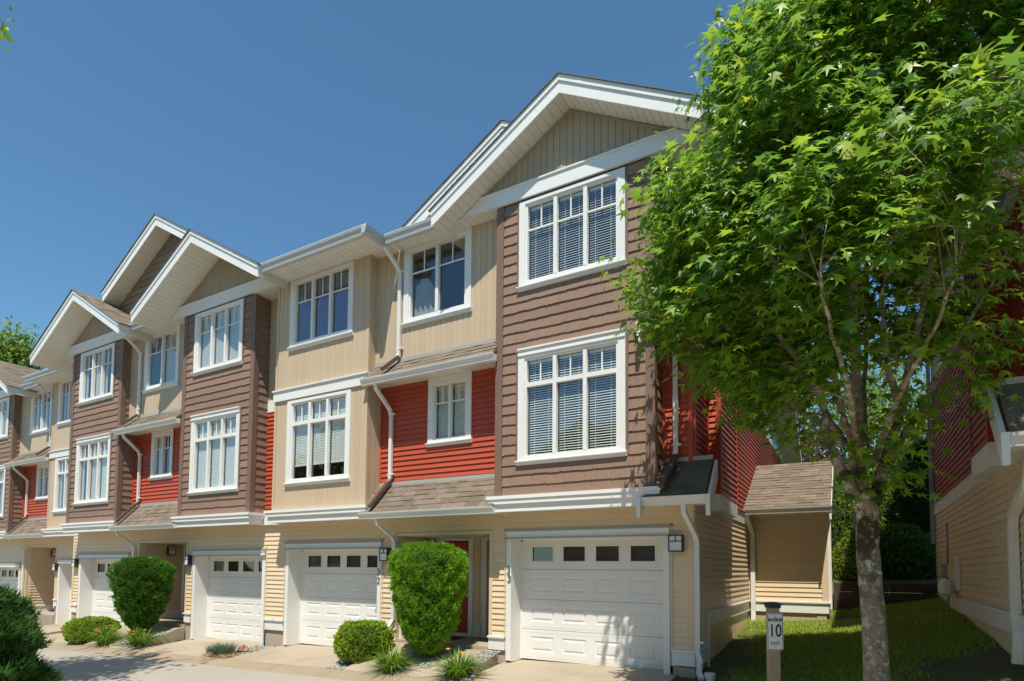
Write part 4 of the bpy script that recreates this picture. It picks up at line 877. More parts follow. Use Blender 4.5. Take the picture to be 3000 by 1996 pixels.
def blades(name, pos, h, wd, lean, mat, parent=None, kind=None, seg=3, droop=1.0):
    """arching grass-like blades: pos (n,3), h lengths, lean (n,2)"""
    n = len(pos); o = np.array(org(parent)); V = np.zeros((n, 2*(seg+1), 3)); side = np.stack([-lean[:, 1], lean[:, 0]], -1); side = side/np.maximum(1e-6, np.linalg.norm(side, axis=1, keepdims=True))
    for i in range(seg+1):
        t = i/seg; ww = wd*(1-t**1.6)+.0006
        out = lean*h[:, None]*(t**1.7); up = h*(t-droop*.45*np.linalg.norm(lean, axis=1)*t**2.6)
        for s, k in ((-1, 0), (1, 1)):
            V[:, 2*i+k, :2] = pos[:, :2]+out+side*s*ww[:, None]; V[:, 2*i+k, 2] = pos[:, 2]+up
    F = np.array([(2*i, 2*i+1, 2*i+3, 2*i+2) for i in range(seg)]); k = 2*(seg+1)
    FF = (F[None]+(np.arange(n)*k)[:, None, None]).reshape(-1, 4)
    return link(name, fast_mesh(name, V.reshape(-1, 3)-o, FF, mat, True), parent, kind)
def rnd(*s): return RNG.random(s)
def unit(n): return norm(RNG.normal(size=(n, 3)))
# ------------------------------------------------------------------ the sweetgum in front of the near house
ST = {'T': [[.18, 7.72, -1.62], [.17, 7.68, -.95], [.15, 7.63, -.39], [.12, 7.58, .13], [.12, 7.55, .58], [.11, 7.53, .88]],
'L1': [[.06, 7.51, .70], [-.07, 7.36, 1.01], [-.19, 7.22, 1.26], [-.25, 7.16, 1.59], [-.28, 7.01, 1.86], [-.47, 6.76, 2.18], [-.7, 6.5, 2.49], [-.98, 6.2, 2.79]],
'C': [[.09, 7.52, .74], [.04, 7.53, 1.14], [.03, 7.56, 1.46], [.05, 7.55, 1.87], [.05, 7.52, 2.37], [.04, 7.48, 2.93], [.04, 7.48, 3.91], [.04, 7.46, 5.09], [.05, 7.45, 6.29], [.05, 7.44, 7.6]],
'CL': [[.04, 7.52, 1.41], [-.06, 7.39, 1.58], [-.11, 7.29, 1.79], [-.16, 7.18, 2.11], [-.24, 6.99, 2.62], [-.36, 6.75, 3.46], [-.46, 6.63, 4.46], [-.5, 6.55, 5.42]],
'CL2': [[.02, 7.45, 1.28], [-.16, 7.56, 1.59], [-.33, 7.67, 1.99], [-.58, 7.72, 2.54], [-.92, 7.65, 3.27], [-1.22, 7.49, 4.02]],
'R1': [[.19, 7.58, .76], [.27, 7.61, 1.1], [.35, 7.64, 1.36], [.45, 7.67, 1.7], [.5, 7.75, 1.98], [.62, 7.83, 2.56], [.8, 7.78, 3.47], [.98, 7.62, 4.53], [1.1, 7.53, 5.59]],
'R1b': [[.46, 7.68, 1.74], [.39, 7.51, 1.97], [.33, 7.35, 2.19], [.29, 7.18, 2.58], [.31, 6.92, 3.15], [.35, 6.78, 3.91], [.39, 6.76, 4.66]],
'R2': [[.29, 7.62, 1.06], [.45, 7.58, 1.42], [.64, 7.55, 1.72], [.72, 7.37, 1.94], [.92, 7.13, 2.3], [1.15, 6.92, 2.7]],
'F1': [[.07, 7.42, 1.28], [.01, 6.97, 1.56], [-.04, 6.46, 1.81], [-.14, 5.92, 2.11], [-.22, 5.5, 2.51]],
'F2': [[.19, 7.5, 1.2], [.31, 7.03, 1.5], [.46, 6.63, 1.82], [.64, 6.26, 2.14], [.78, 6.08, 2.52]],
'L3': [[-.25, 7.16, 1.55], [-.7, 7.1, 1.95], [-1.2, 6.95, 2.4], [-1.75, 6.75, 2.75], [-2.15, 6.5, 3.0]],
'B1': [[.1, 7.61, 1.42], [.12, 8.07, 1.91], [.15, 8.56, 2.56], [.2, 9.0, 3.56], [.2, 9.2, 4.59]]}
RD = {'T': (.128, .104), 'L1': (.075, .016), 'C': (.088, .012), 'CL': (.05, .012), 'CL2': (.045, .012), 'R1': (.078, .014), 'R1b': (.046, .012), 'R2': (.052, .013), 'F1': (.042, .012), 'F2': (.04, .012), 'L3': (.035, .01), 'B1': (.045, .012)}
def smoothpath(p, k=4):
    p = [Vector(q) for q in p]; out = []
    for i in range(len(p)-1):
        a, b, c, d = p[max(i-1, 0)], p[i], p[i+1], p[min(i+2, len(p)-1)]
        for j in range(k):
            t = j/k; out.append(.5*((2*b)+(c-a)*t+(2*a-5*b+4*c-d)*t*t+(3*b-a-3*c+d)*t**3))
    return out+[p[-1]]
def tree_wood(par, stems, radii, mat, jit=.012, name='trunk'):
    pts = []
    for k, p in stems.items():
        q = smoothpath(p); n = len(q); r0, r1 = radii[k]; R = [(r0+(r1-r0)*(i/(n-1))**.8)*random.uniform(.96, 1.05) for i in range(n)]
        if k == 'T': R[0] *= 1.35; R[1] *= 1.18; R[2] *= 1.08; R[-1] *= 1.05; R[-2] *= 1.08
        q = [v+Vector((random.uniform(-jit, jit), random.uniform(-jit, jit), 0))*(0 if k == 'T' else 1) for v in q]
        mb = MB(); mb.tube(q, R, 12 if k in ('T', 'C', 'L1', 'R1') else 8); obj(name if k == 'T' else 'limb', mb, mat, par, smooth=True)
        if k != 'T': pts += [(v, R[i]) for i, v in enumerate(q) if i > n*.22]
    return pts
ENV = [(.85, .25), (1.1, .5), (1.45, .85), (1.8, 1.3), (2.15, 1.65), (2.5, 2.05), (2.8, 2.35), (3.26, 2.52), (4.0, 2.30), (4.76, 2.10), (5.5, 1.85), (6.25, 1.5), (7.4, .9), (8.4, .2)]
def env(z): return float(np.interp(z, [e[0] for e in ENV], [e[1] for e in ENV]))
sg = thing('sweetgum_tree', 'leafy sweetgum tree with pale mossy trunk forking above the lawn by the speed sign', 'tree', (.18, 7.72, -1.62))
wood = tree_wood(sg, ST, RD, BARK)
def okspot(c):
    x, y, z = c; rr = math.hypot(x-.1, y-7.5)
    if x > 1.18 and y > 6.75: return False
    if y > 8.75 and x < -1.75: return False
    return z > .85+.80*rr+.30*max(0, y-7.5)
GAP0, GAP1 = Vector((.22, 5.3, 2.2)), Vector((.42, 9.6, 3.98))
tg = []; boughs = []; tries = 0
while len(boughs) < 225 and tries < 40000:      # boughs, then sprays of twigs round each
    tries += 1; z = random.uniform(.9, 8.2); e = env(z)*.93
    if random.random() > (e/2.62)**.8+.05: continue
    a = random.uniform(0, 2*math.pi); rr = e*(1-.50*random.random()**1.8)
    c = Vector((.18+.10*max(0, z-3.2)+math.cos(a)*rr, 7.5-.05*max(0, z-3.2)+math.sin(a)*rr*.92, z))
    t_ = max(0, min(1, (c-GAP0).dot(GAP1-GAP0)/(GAP1-GAP0).length_squared))
    if (c-GAP0.lerp(GAP1, t_)).length < .33: continue          # an open lane through the crown right of the stem
    if z < 3.7 and rr < e*.66 and random.random() < .85: continue
    if okspot(c) and all((c-q).length > .27 for q in boughs): boughs.append(c)
for q in ((.05, 7.25, 1.0), (.36, 7.3, 1.08), (-.28, 7.05, 1.45), (.55, 7.2, 1.6), (.15, 7.1, 1.35)): boughs.append(Vector(q))     # sprays sprouting round the fork
tw = MB(); LP, LT, LN, LS, LW = [], [], [], [], []
def twig(a, c, r0):
    d = (c-a).length
    if d < .08: return
    mid = (a+c)/2+Vector((random.uniform(-.06, .06), random.uniform(-.06, .06), .10))*d
    tw.tube(smoothpath([a, mid, c], 3), [max(.0035, r0*(1-.75*i/6)) for i in range(7)], 5)
for k_, c in enumerate(boughs):
    low = k_ >= len(boughs)-5
    best = min(wood, key=lambda w_: (w_[0]-c).length*random.uniform(.8, 1.35)+max(0, w_[0].z-c.z+.1)*1.5); twig(best[0], c, min(best[1]*.65, .016))
    for _ in range(8 if not low else 2):
        q = c+Vector((random.gauss(0, .20), random.gauss(0, .20), random.gauss(0, .13)))*(.4 if low else 1)
        if okspot(q) or low: tg.append((q, c, low))
for c, par_c, low in tg:
    twig(par_c, c, .007)
    out = Vector((c.x-.1, c.y-7.5, .35)).normalized()
    for _ in range(random.randint(24, 32)):
        p = c+Vector(RNG.normal(size=3)*np.array([.14, .14, .10])); LP.append(p); LW.append(low)
        o2 = Vector((p.x-.1, p.y-7.5, 0)).normalized(); r3_ = Vector(RNG.normal(size=3))
        LT.append(o2*.8+Vector((0, 0, -.55))+r3_*.45); LN.append(o2*.55+Vector((0, 0, .7))+Vector(SUN)*.35+Vector(RNG.normal(size=3))*.40); LS.append(random.choice((.075, .09, .105, .12, .135, .15))*random.uniform(.93, 1.07))
obj('twigs', tw, BARK, sg, 'stuff', smooth=True)
LP, LT, LN, LS = np.array(LP), np.array(LT), np.array(LN), np.array(LS)
_lw = np.array(LW); _ok = (LP[:, 2] > .55+.72*np.hypot(LP[:, 0]-.1, LP[:, 1]-7.5)+.28*np.maximum(0, LP[:, 1]-7.5)) | _lw; _ok &= _lw | ~((LP[:, 2] < 2.5) & (np.hypot(LP[:, 0]-.1, LP[:, 1]-7.4) < .95) & (rnd(len(LP)) < .8)); LP, LT, LN, LS = LP[_ok], LT[_ok], LN[_ok], LS[_ok]
keep = ~((LP[:, 0] > 1.36) & (LP[:, 1] > 6.7)) & ~((LP[:, 0] < -1.8) & (LP[:, 1] > 8.45)) & ~((LP[:, 0] < -1.3) & (LP[:, 1] > 8.95))
LP, LT, LN, LS = LP[keep], LT[keep], LN[keep], LS[keep]
# the 300 leaves nearest the viewer are leaves of their own, the rest one crown
dist = np.linalg.norm(LP, axis=1); near = np.argsort(dist)[:300]; rest = np.setdiff1d(np.arange(len(LP)), near)
foliage('crown', star_leaf(), LP[rest], LT[rest], LN[rest], LS[rest], LEAF, sg, 'stuff')
_sl = star_leaf(); _lm = fast_mesh('leaf', *_sl, LEAF)
for i in near:
    y = Vector(LT[i]).normalized(); z = Vector(LN[i]); z = (z-y*z.dot(y)).normalized(); x = y.cross(z); s = LS[i]; p = LP[i]
    piece('leaf', _lm, sg, Matrix(((x.x*s, y.x*s, z.x*s, p[0]), (x.y*s, y.y*s, z.y*s, p[1]), (x.z*s, y.z*s, z.z*s, p[2]), (0, 0, 0, 1))))
for z, dx in ((.07, -.045), (-.03, .075)):       # healed pruning scars
    mb = MB(); q = Vector((.135+dx, 7.60-.112+abs(dx)*.35, z)); mb.lathe((0, 0, 0), [(.0, 0), (.03, .0), (.036, .006), (.028, .010), (.018, .004), (0, .003)], 14)
    R_ = Matrix.Translation(q) @ Matrix.Rotation(math.radians(90), 4, 'X') @ Matrix.Diagonal((1, 1.5, 1, 1)); mb.v = [tuple(R_ @ Vector(v)) for v in mb.v]; obj('pruning_scar', mb, BARK, sg, smooth=True)
def simple_tree(name, label, base, trunk_h, rad, ctr, rx, rz, n, mat, tmpl, size, group=None, lsz=(.7, 1.2), clumps=60, cat='tree', limbs=6, csd=.28, clip=None):
    t = thing(name, label, cat, base, group); b = Vector(base); c = Vector(ctr)
    mb = MB(); mb.tube(smoothpath([b-Vector((0, 0, .3)), b+Vector((.05, 0, trunk_h*.5)), b+Vector((0, .05, trunk_h)), c+Vector((0, 0, rz*.3))], 3), [rad*(1.15-.09*i) for i in range(10)], 8); obj('trunk', mb, STEM, t, smooth=True)
    cl = []
    for _ in range(clumps):
        d = unit(1)[0]; k = random.uniform(.45, 1); cl.append(c+Vector((d[0]*rx*k, d[1]*rx*k, d[2]*rz*k)))
    lm = MB()
    for q in cl[:limbs*3]: lm.tube(smoothpath([b+Vector((0, 0, trunk_h*random.uniform(.6, 1))), (c+q)/2+Vector((0, 0, .05)), q], 2), [rad*.4, rad*.3, rad*.2, rad*.12, rad*.06], 5)
    obj('limbs', lm, STEM, t, 'stuff', smooth=True)
    idx = RNG.integers(0, len(cl), n); C = np.array(cl)[idx]; sd = csd*max(rx, rz)*np.array([1, 1, .8]); P = C+RNG.normal(size=(n, 3))*sd*.6
    N_ = norm(P-np.array(c))*.6+np.array([0, 0, .7])+unit(n)*.6; T = unit(n)+norm(P-np.array(c))*.6
    if clip is not None: kk = P[:, 1]*clip > P[:, 0]; P, T, N_ = P[kk], T[kk], N_[kk]; n = len(P)
    foliage('crown', tmpl, P, T, N_, size*RNG.uniform(*lsz, n), mat, t, 'stuff'); return t
# tree standing off the left edge: its twig tips hang in the top left corner, its shade lies on the road
lt = simple_tree('maple_tree', 'leafy street tree beyond the left edge, twig tips hanging in the top corner', (-11.8, 1.9, -2.2), 2.6, .14, (-11.8, 2.0, 5.2), 1.5, 2.8, 6000, LEAF, oval_leaf(.7), .16, clumps=90, clip=-3.6)
_t = MB(); _t.tube(smoothpath([(-11.8, 2.1, 6.6), (-11.0, 2.8, 7.5), (-9.95, 3.12, 7.45)], 4), [.02-.0018*i for i in range(9)], 5); obj('twig', _t, STEM, lt, smooth=True)
_om = fast_mesh('leaf', *oval_leaf(.6), LEAF)
for _ in range(24):
    p = Vector((-9.9, 3.13, 7.40))+Vector(RNG.normal(size=3)*np.array([.13, .1, .12])); y = (Vector(unit(1)[0])+Vector((.2, 0, -.8))).normalized(); z = Vector(unit(1)[0])+Vector((0, -.5, .6)); z = (z-y*z.dot(y)).normalized(); x = y.cross(z); s = random.uniform(.08, .14)
    piece('leaf', _om, lt, Matrix(((x.x*s, y.x*s, z.x*s, p.x), (x.y*s, y.y*s, z.y*s, p.y), (x.z*s, y.z*s, z.z*s, p.z), (0, 0, 0, 1))))
# ------------------------------------------------------------------ shrubs
def shrub(name, label, base, prof, n, mat, tmpl, size, core_mat, stem=None, cat='shrub', group=None, bump_=.05, flat=None, up=.5, asp=(1, 1), corek=.86):
    """prof: (z, r) pairs above base"""
    t = thing(name, label, cat, base, group); b = np.array(base); zs = [p[0] for p in prof]; rs = [p[1] for p in prof]
    w_ = np.interp(np.linspace(zs[0], zs[-1], 200), zs, rs); zz = np.linspace(zs[0], zs[-1], 200)
    pr = (w_+.04); pr /= pr.sum(); z = RNG.choice(zz, n, p=pr)+rnd(n)*.01; a = rnd(n)*2*np.pi; r = np.interp(z, zs, rs)
    bm = 1+bump_*(np.sin(a*5+z*9)+np.sin(a*9-z*14+1)+.8*np.sin(a*3+z*23))/2
    ph = RNG.uniform(0, 6.28, 6); bm = bm+bump_*.9*(np.sin(a*2+z*4+ph[0])*np.sin(z*6+ph[1])+.7*np.sin(a*13+ph[2])*np.sin(z*31+ph[3])+.6*np.sin(a*21+z*17+ph[4]))/1.6
    k = np.where(rnd(n) < .8, 1-.10*rnd(n)**2, .75+.25*rnd(n)); k = k*bm; k = np.where(rnd(n) < .025, k*RNG.uniform(1.03, 1.13, n), k)
    top = rnd(n) < .22; rr = r*k; rr = np.where(top, rs[-2]*np.sqrt(rnd(n)), rr); z = np.where(top, zs[-2]+(zs[-1]-zs[-2])*(1-(rr/rs[-2])**2)+bump_*.35*np.sin(rr*17+a*3+ph[5])+bump_*.25*np.sin(rr*41+a*7)+np.where(rnd(n) < .05, .05*rnd(n), 0), z)
    P = np.stack([rr*np.cos(a)*asp[0], rr*np.sin(a)*asp[1], z], -1)+b
    O = np.stack([np.cos(a), np.sin(a), np.full(n, up)], -1); O = np.where(top[:, None], np.array([0, 0, 1.])+.5*O, O)
    foliage('foliage', tmpl, P, norm(O)*.8+unit(n)*.5+np.array([0, 0, .3]), unit(n)*.55+np.array([0, 0, .5])+O*.8, size*RNG.uniform(.7, 1.3, n), mat, t, 'stuff')
    mb = MB(); mb.lathe((0, 0, 0), [(max(.001, q*corek), y) for y, q in prof], 20); mb.v = [(x*asp[0]+base[0], y*asp[1]+base[1], zq+base[2]) for x, y, zq in mb.v]; obj('shade_core', mb, core_mat, t, smooth=True)
    st = MB(); st.tube([(base[0], base[1], base[2]-.15), (base[0]+.01, base[1], base[2]+zs[0]+.15)], .05, 8); obj('stem', st, STEM, t, smooth=True); return t
TW = paint('inner_leaf_shade', (.03, .055, .014), .95, .3, .3, gs=60, gstr=.5, rand=.03, spec=.1)  # dark tone of the solid core stands in for shade inside the shrubs
VASE = [(.02, .10), (.12, .22), (.3, .36), (.55, .46), (.9, .55), (1.3, .615), (1.58, .645), (1.74, .635), (1.84, .59), (1.90, .45), (1.93, .02)]
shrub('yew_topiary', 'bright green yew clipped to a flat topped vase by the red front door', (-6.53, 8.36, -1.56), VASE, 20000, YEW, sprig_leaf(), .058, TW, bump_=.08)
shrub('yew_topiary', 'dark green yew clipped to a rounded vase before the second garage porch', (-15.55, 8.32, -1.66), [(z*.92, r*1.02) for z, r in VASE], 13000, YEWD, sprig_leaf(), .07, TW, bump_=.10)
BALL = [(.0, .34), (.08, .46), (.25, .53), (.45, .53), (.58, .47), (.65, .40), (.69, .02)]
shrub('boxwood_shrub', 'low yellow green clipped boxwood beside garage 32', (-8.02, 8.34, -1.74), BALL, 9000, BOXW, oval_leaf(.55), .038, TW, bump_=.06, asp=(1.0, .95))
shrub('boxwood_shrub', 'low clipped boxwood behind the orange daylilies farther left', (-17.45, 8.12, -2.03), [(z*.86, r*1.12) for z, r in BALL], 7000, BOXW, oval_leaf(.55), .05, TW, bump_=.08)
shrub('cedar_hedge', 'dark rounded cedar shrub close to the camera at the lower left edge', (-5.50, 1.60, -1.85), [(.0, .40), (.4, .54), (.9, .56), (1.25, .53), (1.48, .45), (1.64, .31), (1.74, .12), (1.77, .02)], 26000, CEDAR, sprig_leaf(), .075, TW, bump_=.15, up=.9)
def lily(label, base, rx, n, nf, group='daylily clumps by the kerb', h=(.22, .42)):
    t = thing('daylily_clump', label, 'daylily', base, group); b = np.array(base); a = rnd(n)*2*np.pi; r = rx*.35*np.sqrt(rnd(n)); pos = np.stack([r*np.cos(a), r*np.sin(a), np.full(n, -.02)], -1)+b
    ln = RNG.uniform(*h, n); lean = np.stack([np.cos(a), np.sin(a)], -1)*RNG.uniform(.25, 1.15, (n, 1))+RNG.normal(size=(n, 2))*.16
    blades('leaf_blades', pos, ln*1.5, np.full(n, .011), lean, LILY, t, 'stuff', 5, 1.35)
    for i in range(nf):
        a = random.uniform(0, 6.28); q = Vector(base)+Vector((math.cos(a)*rx*random.uniform(.3, .8), math.sin(a)*rx*random.uniform(.3, .8), random.uniform(.32, .46)))
        s = MB(); s.tube([Vector(base)+Vector((math.cos(a)*.05, math.sin(a)*.05, 0)), (Vector(base)+q)/2+Vector((0, 0, .06)), q], .004, 5); st = obj('flower_stem', s, STEM, t, smooth=True)
        k = 6; A = np.arange(k)*2*np.pi/k; T = np.stack([np.cos(A), np.sin(A)-.3, np.full(k, .8)], -1)
        foliage('flower', oval_leaf(.55), np.tile(np.array(q), (k, 1)), T, np.stack([-np.cos(A), -np.sin(A), np.full(k, .8)], -1), np.full(k, .062), FLOWER, t)
    return t
lily('daylily clump by the kerb between the low boxwood and the vase yew', (-6.92, 7.86, -1.79), .36, 420, 1)
lily('daylily clump by the kerb nearest the wide garage driveway', (-5.52, 7.86, -1.75), .38, 440, 3)
lily('daylily clump full of orange flowers before the far boxwood', (-16.25, 7.86, -2.0), .42, 300, 9, h=(.3, .55))
lily('daylily clump with few flowers under the dark vase yew', (-15.0, 8.02, -1.97), .42, 300, 4, h=(.25, .5))
_fe = thing('blue_fescue', 'spiky tuft of blue fescue on straw between two driveways', 'grass tuft', (-11.72, 8.0, -1.88))
for cx_, rr, n, hh in ((0, .20, 900, .30), (-.42, .10, 300, .18)):
    a = rnd(n)*2*np.pi; r = rr*np.sqrt(rnd(n)); ps = np.stack([r*np.cos(a)-11.72+cx_, r*np.sin(a)+8.0, np.full(n, -1.89)], -1)
    blades('fescue_blades', ps, RNG.uniform(.6, 1.1, n)*hh, np.full(n, .0035), np.stack([np.cos(a), np.sin(a)], -1)*(.15+r[:, None]*2.6)+RNG.normal(size=(n, 2))*.1, FESC, _fe, 'stuff', 4, .6)
n = 500; _sx, _sy = RNG.uniform(-12.15, -11.25, n), RNG.uniform(7.74, 8.1, n); blades('straw', np.stack([_sx, _sy, np.array([zdrive(x, y) for x, y in zip(_sx, _sy)])], -1), RNG.uniform(.06, .14, n), np.full(n, .005), RNG.normal(size=(n, 2))*.9, STRAW, _fe, 'stuff', 3, 1.9)
def rock(label, c, s, group=None):
    mb = MB(); mb.lathe((0, 0, 0), [(.3, -.4), (.8, -.2), (1, .1), (.75, .45), (.35, .62), (.02, .66)], 9)
    mb.v = [((x*(1+.35*math.sin(x*7+y*5)))*s[0]+c[0], (y*(1+.3*math.cos(y*6+z*4)))*s[1]+c[1], z*(1+.3*math.sin(x*5))*s[2]+c[2]) for x, y, z in mb.v]
    return tag(obj('rock', mb, ROCKM), label, 'rock', group)
rock('brown jagged rock beside the blue fescue tuft', (-11.55, 8.33, -1.83), (.13, .12, .17)); rock('small flat brown rock behind the jagged one', (-11.35, 8.52, -1.83), (.10, .09, .07))
# gravel strips
def gravel(x0, x1, y0, y1, n, zf, par, sl=0):
    y = RNG.uniform(y0, y1, n); x = RNG.uniform(x0, x1, n)+sl*(y-y0); z = np.array([zf(a, b) for a, b in zip(x, y)])
    O = np.array([(1, 0, 0), (-1, 0, 0), (0, 1, 0), (0, -1, 0), (0, 0, .7), (0, 0, -.7)], float); F = np.array([(0, 2, 4), (2, 1, 4), (1, 3, 4), (3, 0, 4), (2, 0, 5), (1, 2, 5), (3, 1, 5), (0, 3, 5)])
    W, FF = scatter((O, F), np.stack([x, y, z+.008], -1), unit(n), unit(n), RNG.uniform(.008, .022, n)); return link('gravel', fast_mesh('gravel', W, FF, GRAVM), None, 'stuff')
BEDS = [((-7.9, -5.5), -1.46), ((-17.0, -14.85), -1.58), ((-26.3, -24.2), -1.8)]
for (a, b), zf in BEDS[:2]:
    sheet('entry_path', DRIVE, lin(a+.0, b+.0, 8), lin(7.715, 9.03, 8), lambda x, y, zf=zf: zpath(x, y, zf), th=.3)
zf1 = lambda x, y: zpath(x, y, -1.46)+.003; zf2 = lambda x, y: zpath(x, y, -1.58)+.003; zf0 = lambda x, y: zdrive(x, y)-.015
gravel(-7.0, -6.2, 8.0, 8.8, 1600, zf1, None); gravel(-5.75, -5.38, 7.95, 8.95, 900, zf1, None); gravel(-8.48, -7.92, 7.75, 8.95, 1800, zf0, None); gravel(-11.95, -11.15, 7.9, 8.95, 1600, zf0, None)
gravel(-15.8, -14.9, 7.8, 8.6, 1500, zf2, None); gravel(-17.9, -17.0, 7.75, 8.9, 1500, zf0, None); gravel(-7.15, -6.65, 7.74, 8.0, 500, zf1, None); gravel(-5.8, -5.2, 7.74, 7.98, 500, zf1, None)
# ------------------------------------------------------------------ lawn grass
n = 90000; gx, gy = RNG.uniform(-2.05, 1.6, n), RNG.uniform(7.2, 15.2, n)
bare = np.clip(1.15-np.hypot((gx+2.1)/.95, (gy-10.3)/2.6), 0, 1)+np.clip(1.25-np.hypot((gx-1.4)/1.0, (gy-8.3)/1.6), 0, 1)+np.clip(1-np.hypot((gx+.7)/1.6, (gy-14.2)/.35), 0, 1)+np.clip(1-np.hypot((gx-.18)/.45, (gy-7.7)/.45), 0, 1)
pn = np.sin(gx*3.1+gy*1.7)*np.sin(gy*2.3-gx*1.1)+.7*np.sin(gx*7.3-gy*5.1)*np.sin(gy*6.7+gx*4.3); k = (rnd(n) > bare*1.4+.16-.20*pn); gx, gy = gx[k], gy[k]; n = len(gx)
gz = np.array([zlawn(a, b)+.03*math.sin(a*2.1+b)*math.sin(b*1.7-a)*.6 for a, b in zip(gx, gy)])-.005
blades('grass', np.stack([gx, gy, gz], -1), RNG.uniform(.03, .075, n)*(1+.25*np.sin(gx*4)*np.sin(gy*3)), np.full(n, .0035), RNG.normal(size=(n, 2))*.38, GRASS, None, 'stuff', 2, .4)
# ------------------------------------------------------------------ speed sign
sx, sy = -.84, 7.66; sg_ = thing('speed_sign', 'white speed limit sign reading MAXIMUM 10 km/h on a wooden post', 'sign', (sx, sy, -1.6))
rotz = math.radians(28); fS = (sx, sy, math.cos(rotz), math.sin(rotz), -math.sin(rotz), math.cos(rotz))
m = MB(); m.box(fS, -.058, .058, -1.75, -.44, -.116, 0); obj('post', m, POSTW, sg_)
m = MB(); m.hexa([pt(fS, -.07, .012, -.44), pt(fS, .07, .012, -.44), pt(fS, .07, -.128, -.44), pt(fS, -.07, -.128, -.44), pt(fS, -.07, .012, -.40), pt(fS, .07, .012, -.40), pt(fS, .07, -.128, -.40), pt(fS, -.07, -.128, -.40)])
m.hexa([pt(fS, -.105, .047, -.40), pt(fS, .105, .047, -.40), pt(fS, .105, -.163, -.40), pt(fS, -.105, -.163, -.40), pt(fS, -.04, -.018, -.372), pt(fS, .04, -.018, -.372), pt(fS, .04, -.098, -.372), pt(fS, -.04, -.098, -.372)]); obj('post_cap', m, DARKM, sg_)
def rrect(hw, hh, r, cz):
    P_ = []
    for qx, qz, a0 in ((hw-r, hh-r, 0), (-hw+r, hh-r, 90), (-hw+r, -hh+r, 180), (hw-r, -hh+r, 270)):
        P_ += [(qx+r*math.cos(math.radians(a0+i*18)), cz+qz+r*math.sin(math.radians(a0+i*18))) for i in range(6)]
    return P_
CZ = -.715; hw, hh = .094, .218
m = MB(); a = rrect(hw, hh, .02, CZ); m.prism([pt(fS, u, .003, z) for u, z in a], [pt(fS, u, .007, z) for u, z in a]); pan = obj('sign_panel', m, SIGNW, sg_)
o_, i_ = rrect(hw-.006, hh-.006, .017, CZ), rrect(hw-.012, hh-.012, .013, CZ); m = MB(); k = len(o_); m.v = [pt(fS, u, .0085, z) for u, z in o_+i_]; m.f = [[j, (j+1) % k, k+(j+1) % k, k+j] for j in range(k)]; obj('sign_border', m, INK, pan)
def text(par, s, size, u, z, f, mat, d=.009, bold=.0, sx_=1.0, name='lettering'):
    c = bpy.data.curves.new(name, 'FONT'); c.body = s; c.size = size; c.align_x = 'CENTER'; c.offset = bold; c.extrude = .0004
    to = bpy.data.objects.new(name, c); COL.objects.link(to); dg = bpy.context.evaluated_depsgraph_get(); me = bpy.data.meshes.new_from_object(to.evaluated_get(dg)); bpy.data.objects.remove(to)
    me.materials.clear(); me.materials.append(mat); p = pt(f, u, d, z)
    M = Matrix(((f[2]*sx_, 0, -f[4], p[0]), (f[3]*sx_, 0, -f[5], p[1]), (0, 1, 0, p[2]), (0, 0, 0, 1))); return piece(name, me, par, M)
text(pan, 'MAXIMUM', .056, 0, CZ+.118, fS, INK, bold=.0014, sx_=.60); text(pan, '10', .205, 0, CZ-.058, fS, INK, bold=.003, sx_=.74); text(pan, 'km/h', .062, 0, CZ-.155, fS, INK, bold=.0006, sx_=.82)
for z in (CZ+.17, CZ-.178): m = MB(); m.tube([pt(fS, 0, .006, z), pt(fS, 0, .012, z)], .008, 8); obj('bolt', m, GREYM, sg_)
# ------------------------------------------------------------------ small things
ys = thing('yard_sign', 'small white and purple yard sign behind the clipped boxwood', 'sign', (-8.12, 8.93, -1.75))
fY = front(8.93); pl = [(-8.32+.36*math.sin(i*math.pi/3)*0+.20+.20*math.cos(math.radians(30+60*i)), -1.17+.17*math.sin(math.radians(30+60*i))) for i in range(6)]
m = MB(); m.prism([pt(fY, u, .012, z) for u, z in pl], [pt(fY, u, 0, z) for u, z in pl]); yp = obj('sign_panel', m, SIGNW, ys)
m = MB(); m.box(fY, -8.27, -7.97, -1.30, -1.16, .0125, .0135); obj('purple_band', m, PURP, yp); m = MB(); m.box(fY, -8.135, -8.105, -1.85, -1.2, -.02, -.001); obj('stake', m, GREYM, ys)
dp = thing('drain_pipe', 'short white drain pipe standing by the downspout at the house corner', 'pipe', (-1.83, 8.83, -1.62))
m = MB(); m.lathe((-1.83, 8.83, -1.7), [(.062, 0), (.062, .16), (.075, .165), (.075, .235), (.055, .24), (.05, .2)], 18); obj('pipe_body', m, GUTT, dp, smooth=False)
dm = thing('doormat', 'dark flat doormat on the entry slab by the red door', 'doormat', (-7.1, 9.7, -1.4)); m = MB(); m.abox(-7.5, -6.8, 9.5, 9.95, -1.399, -1.385); obj('mat', m, DARKM, dm)
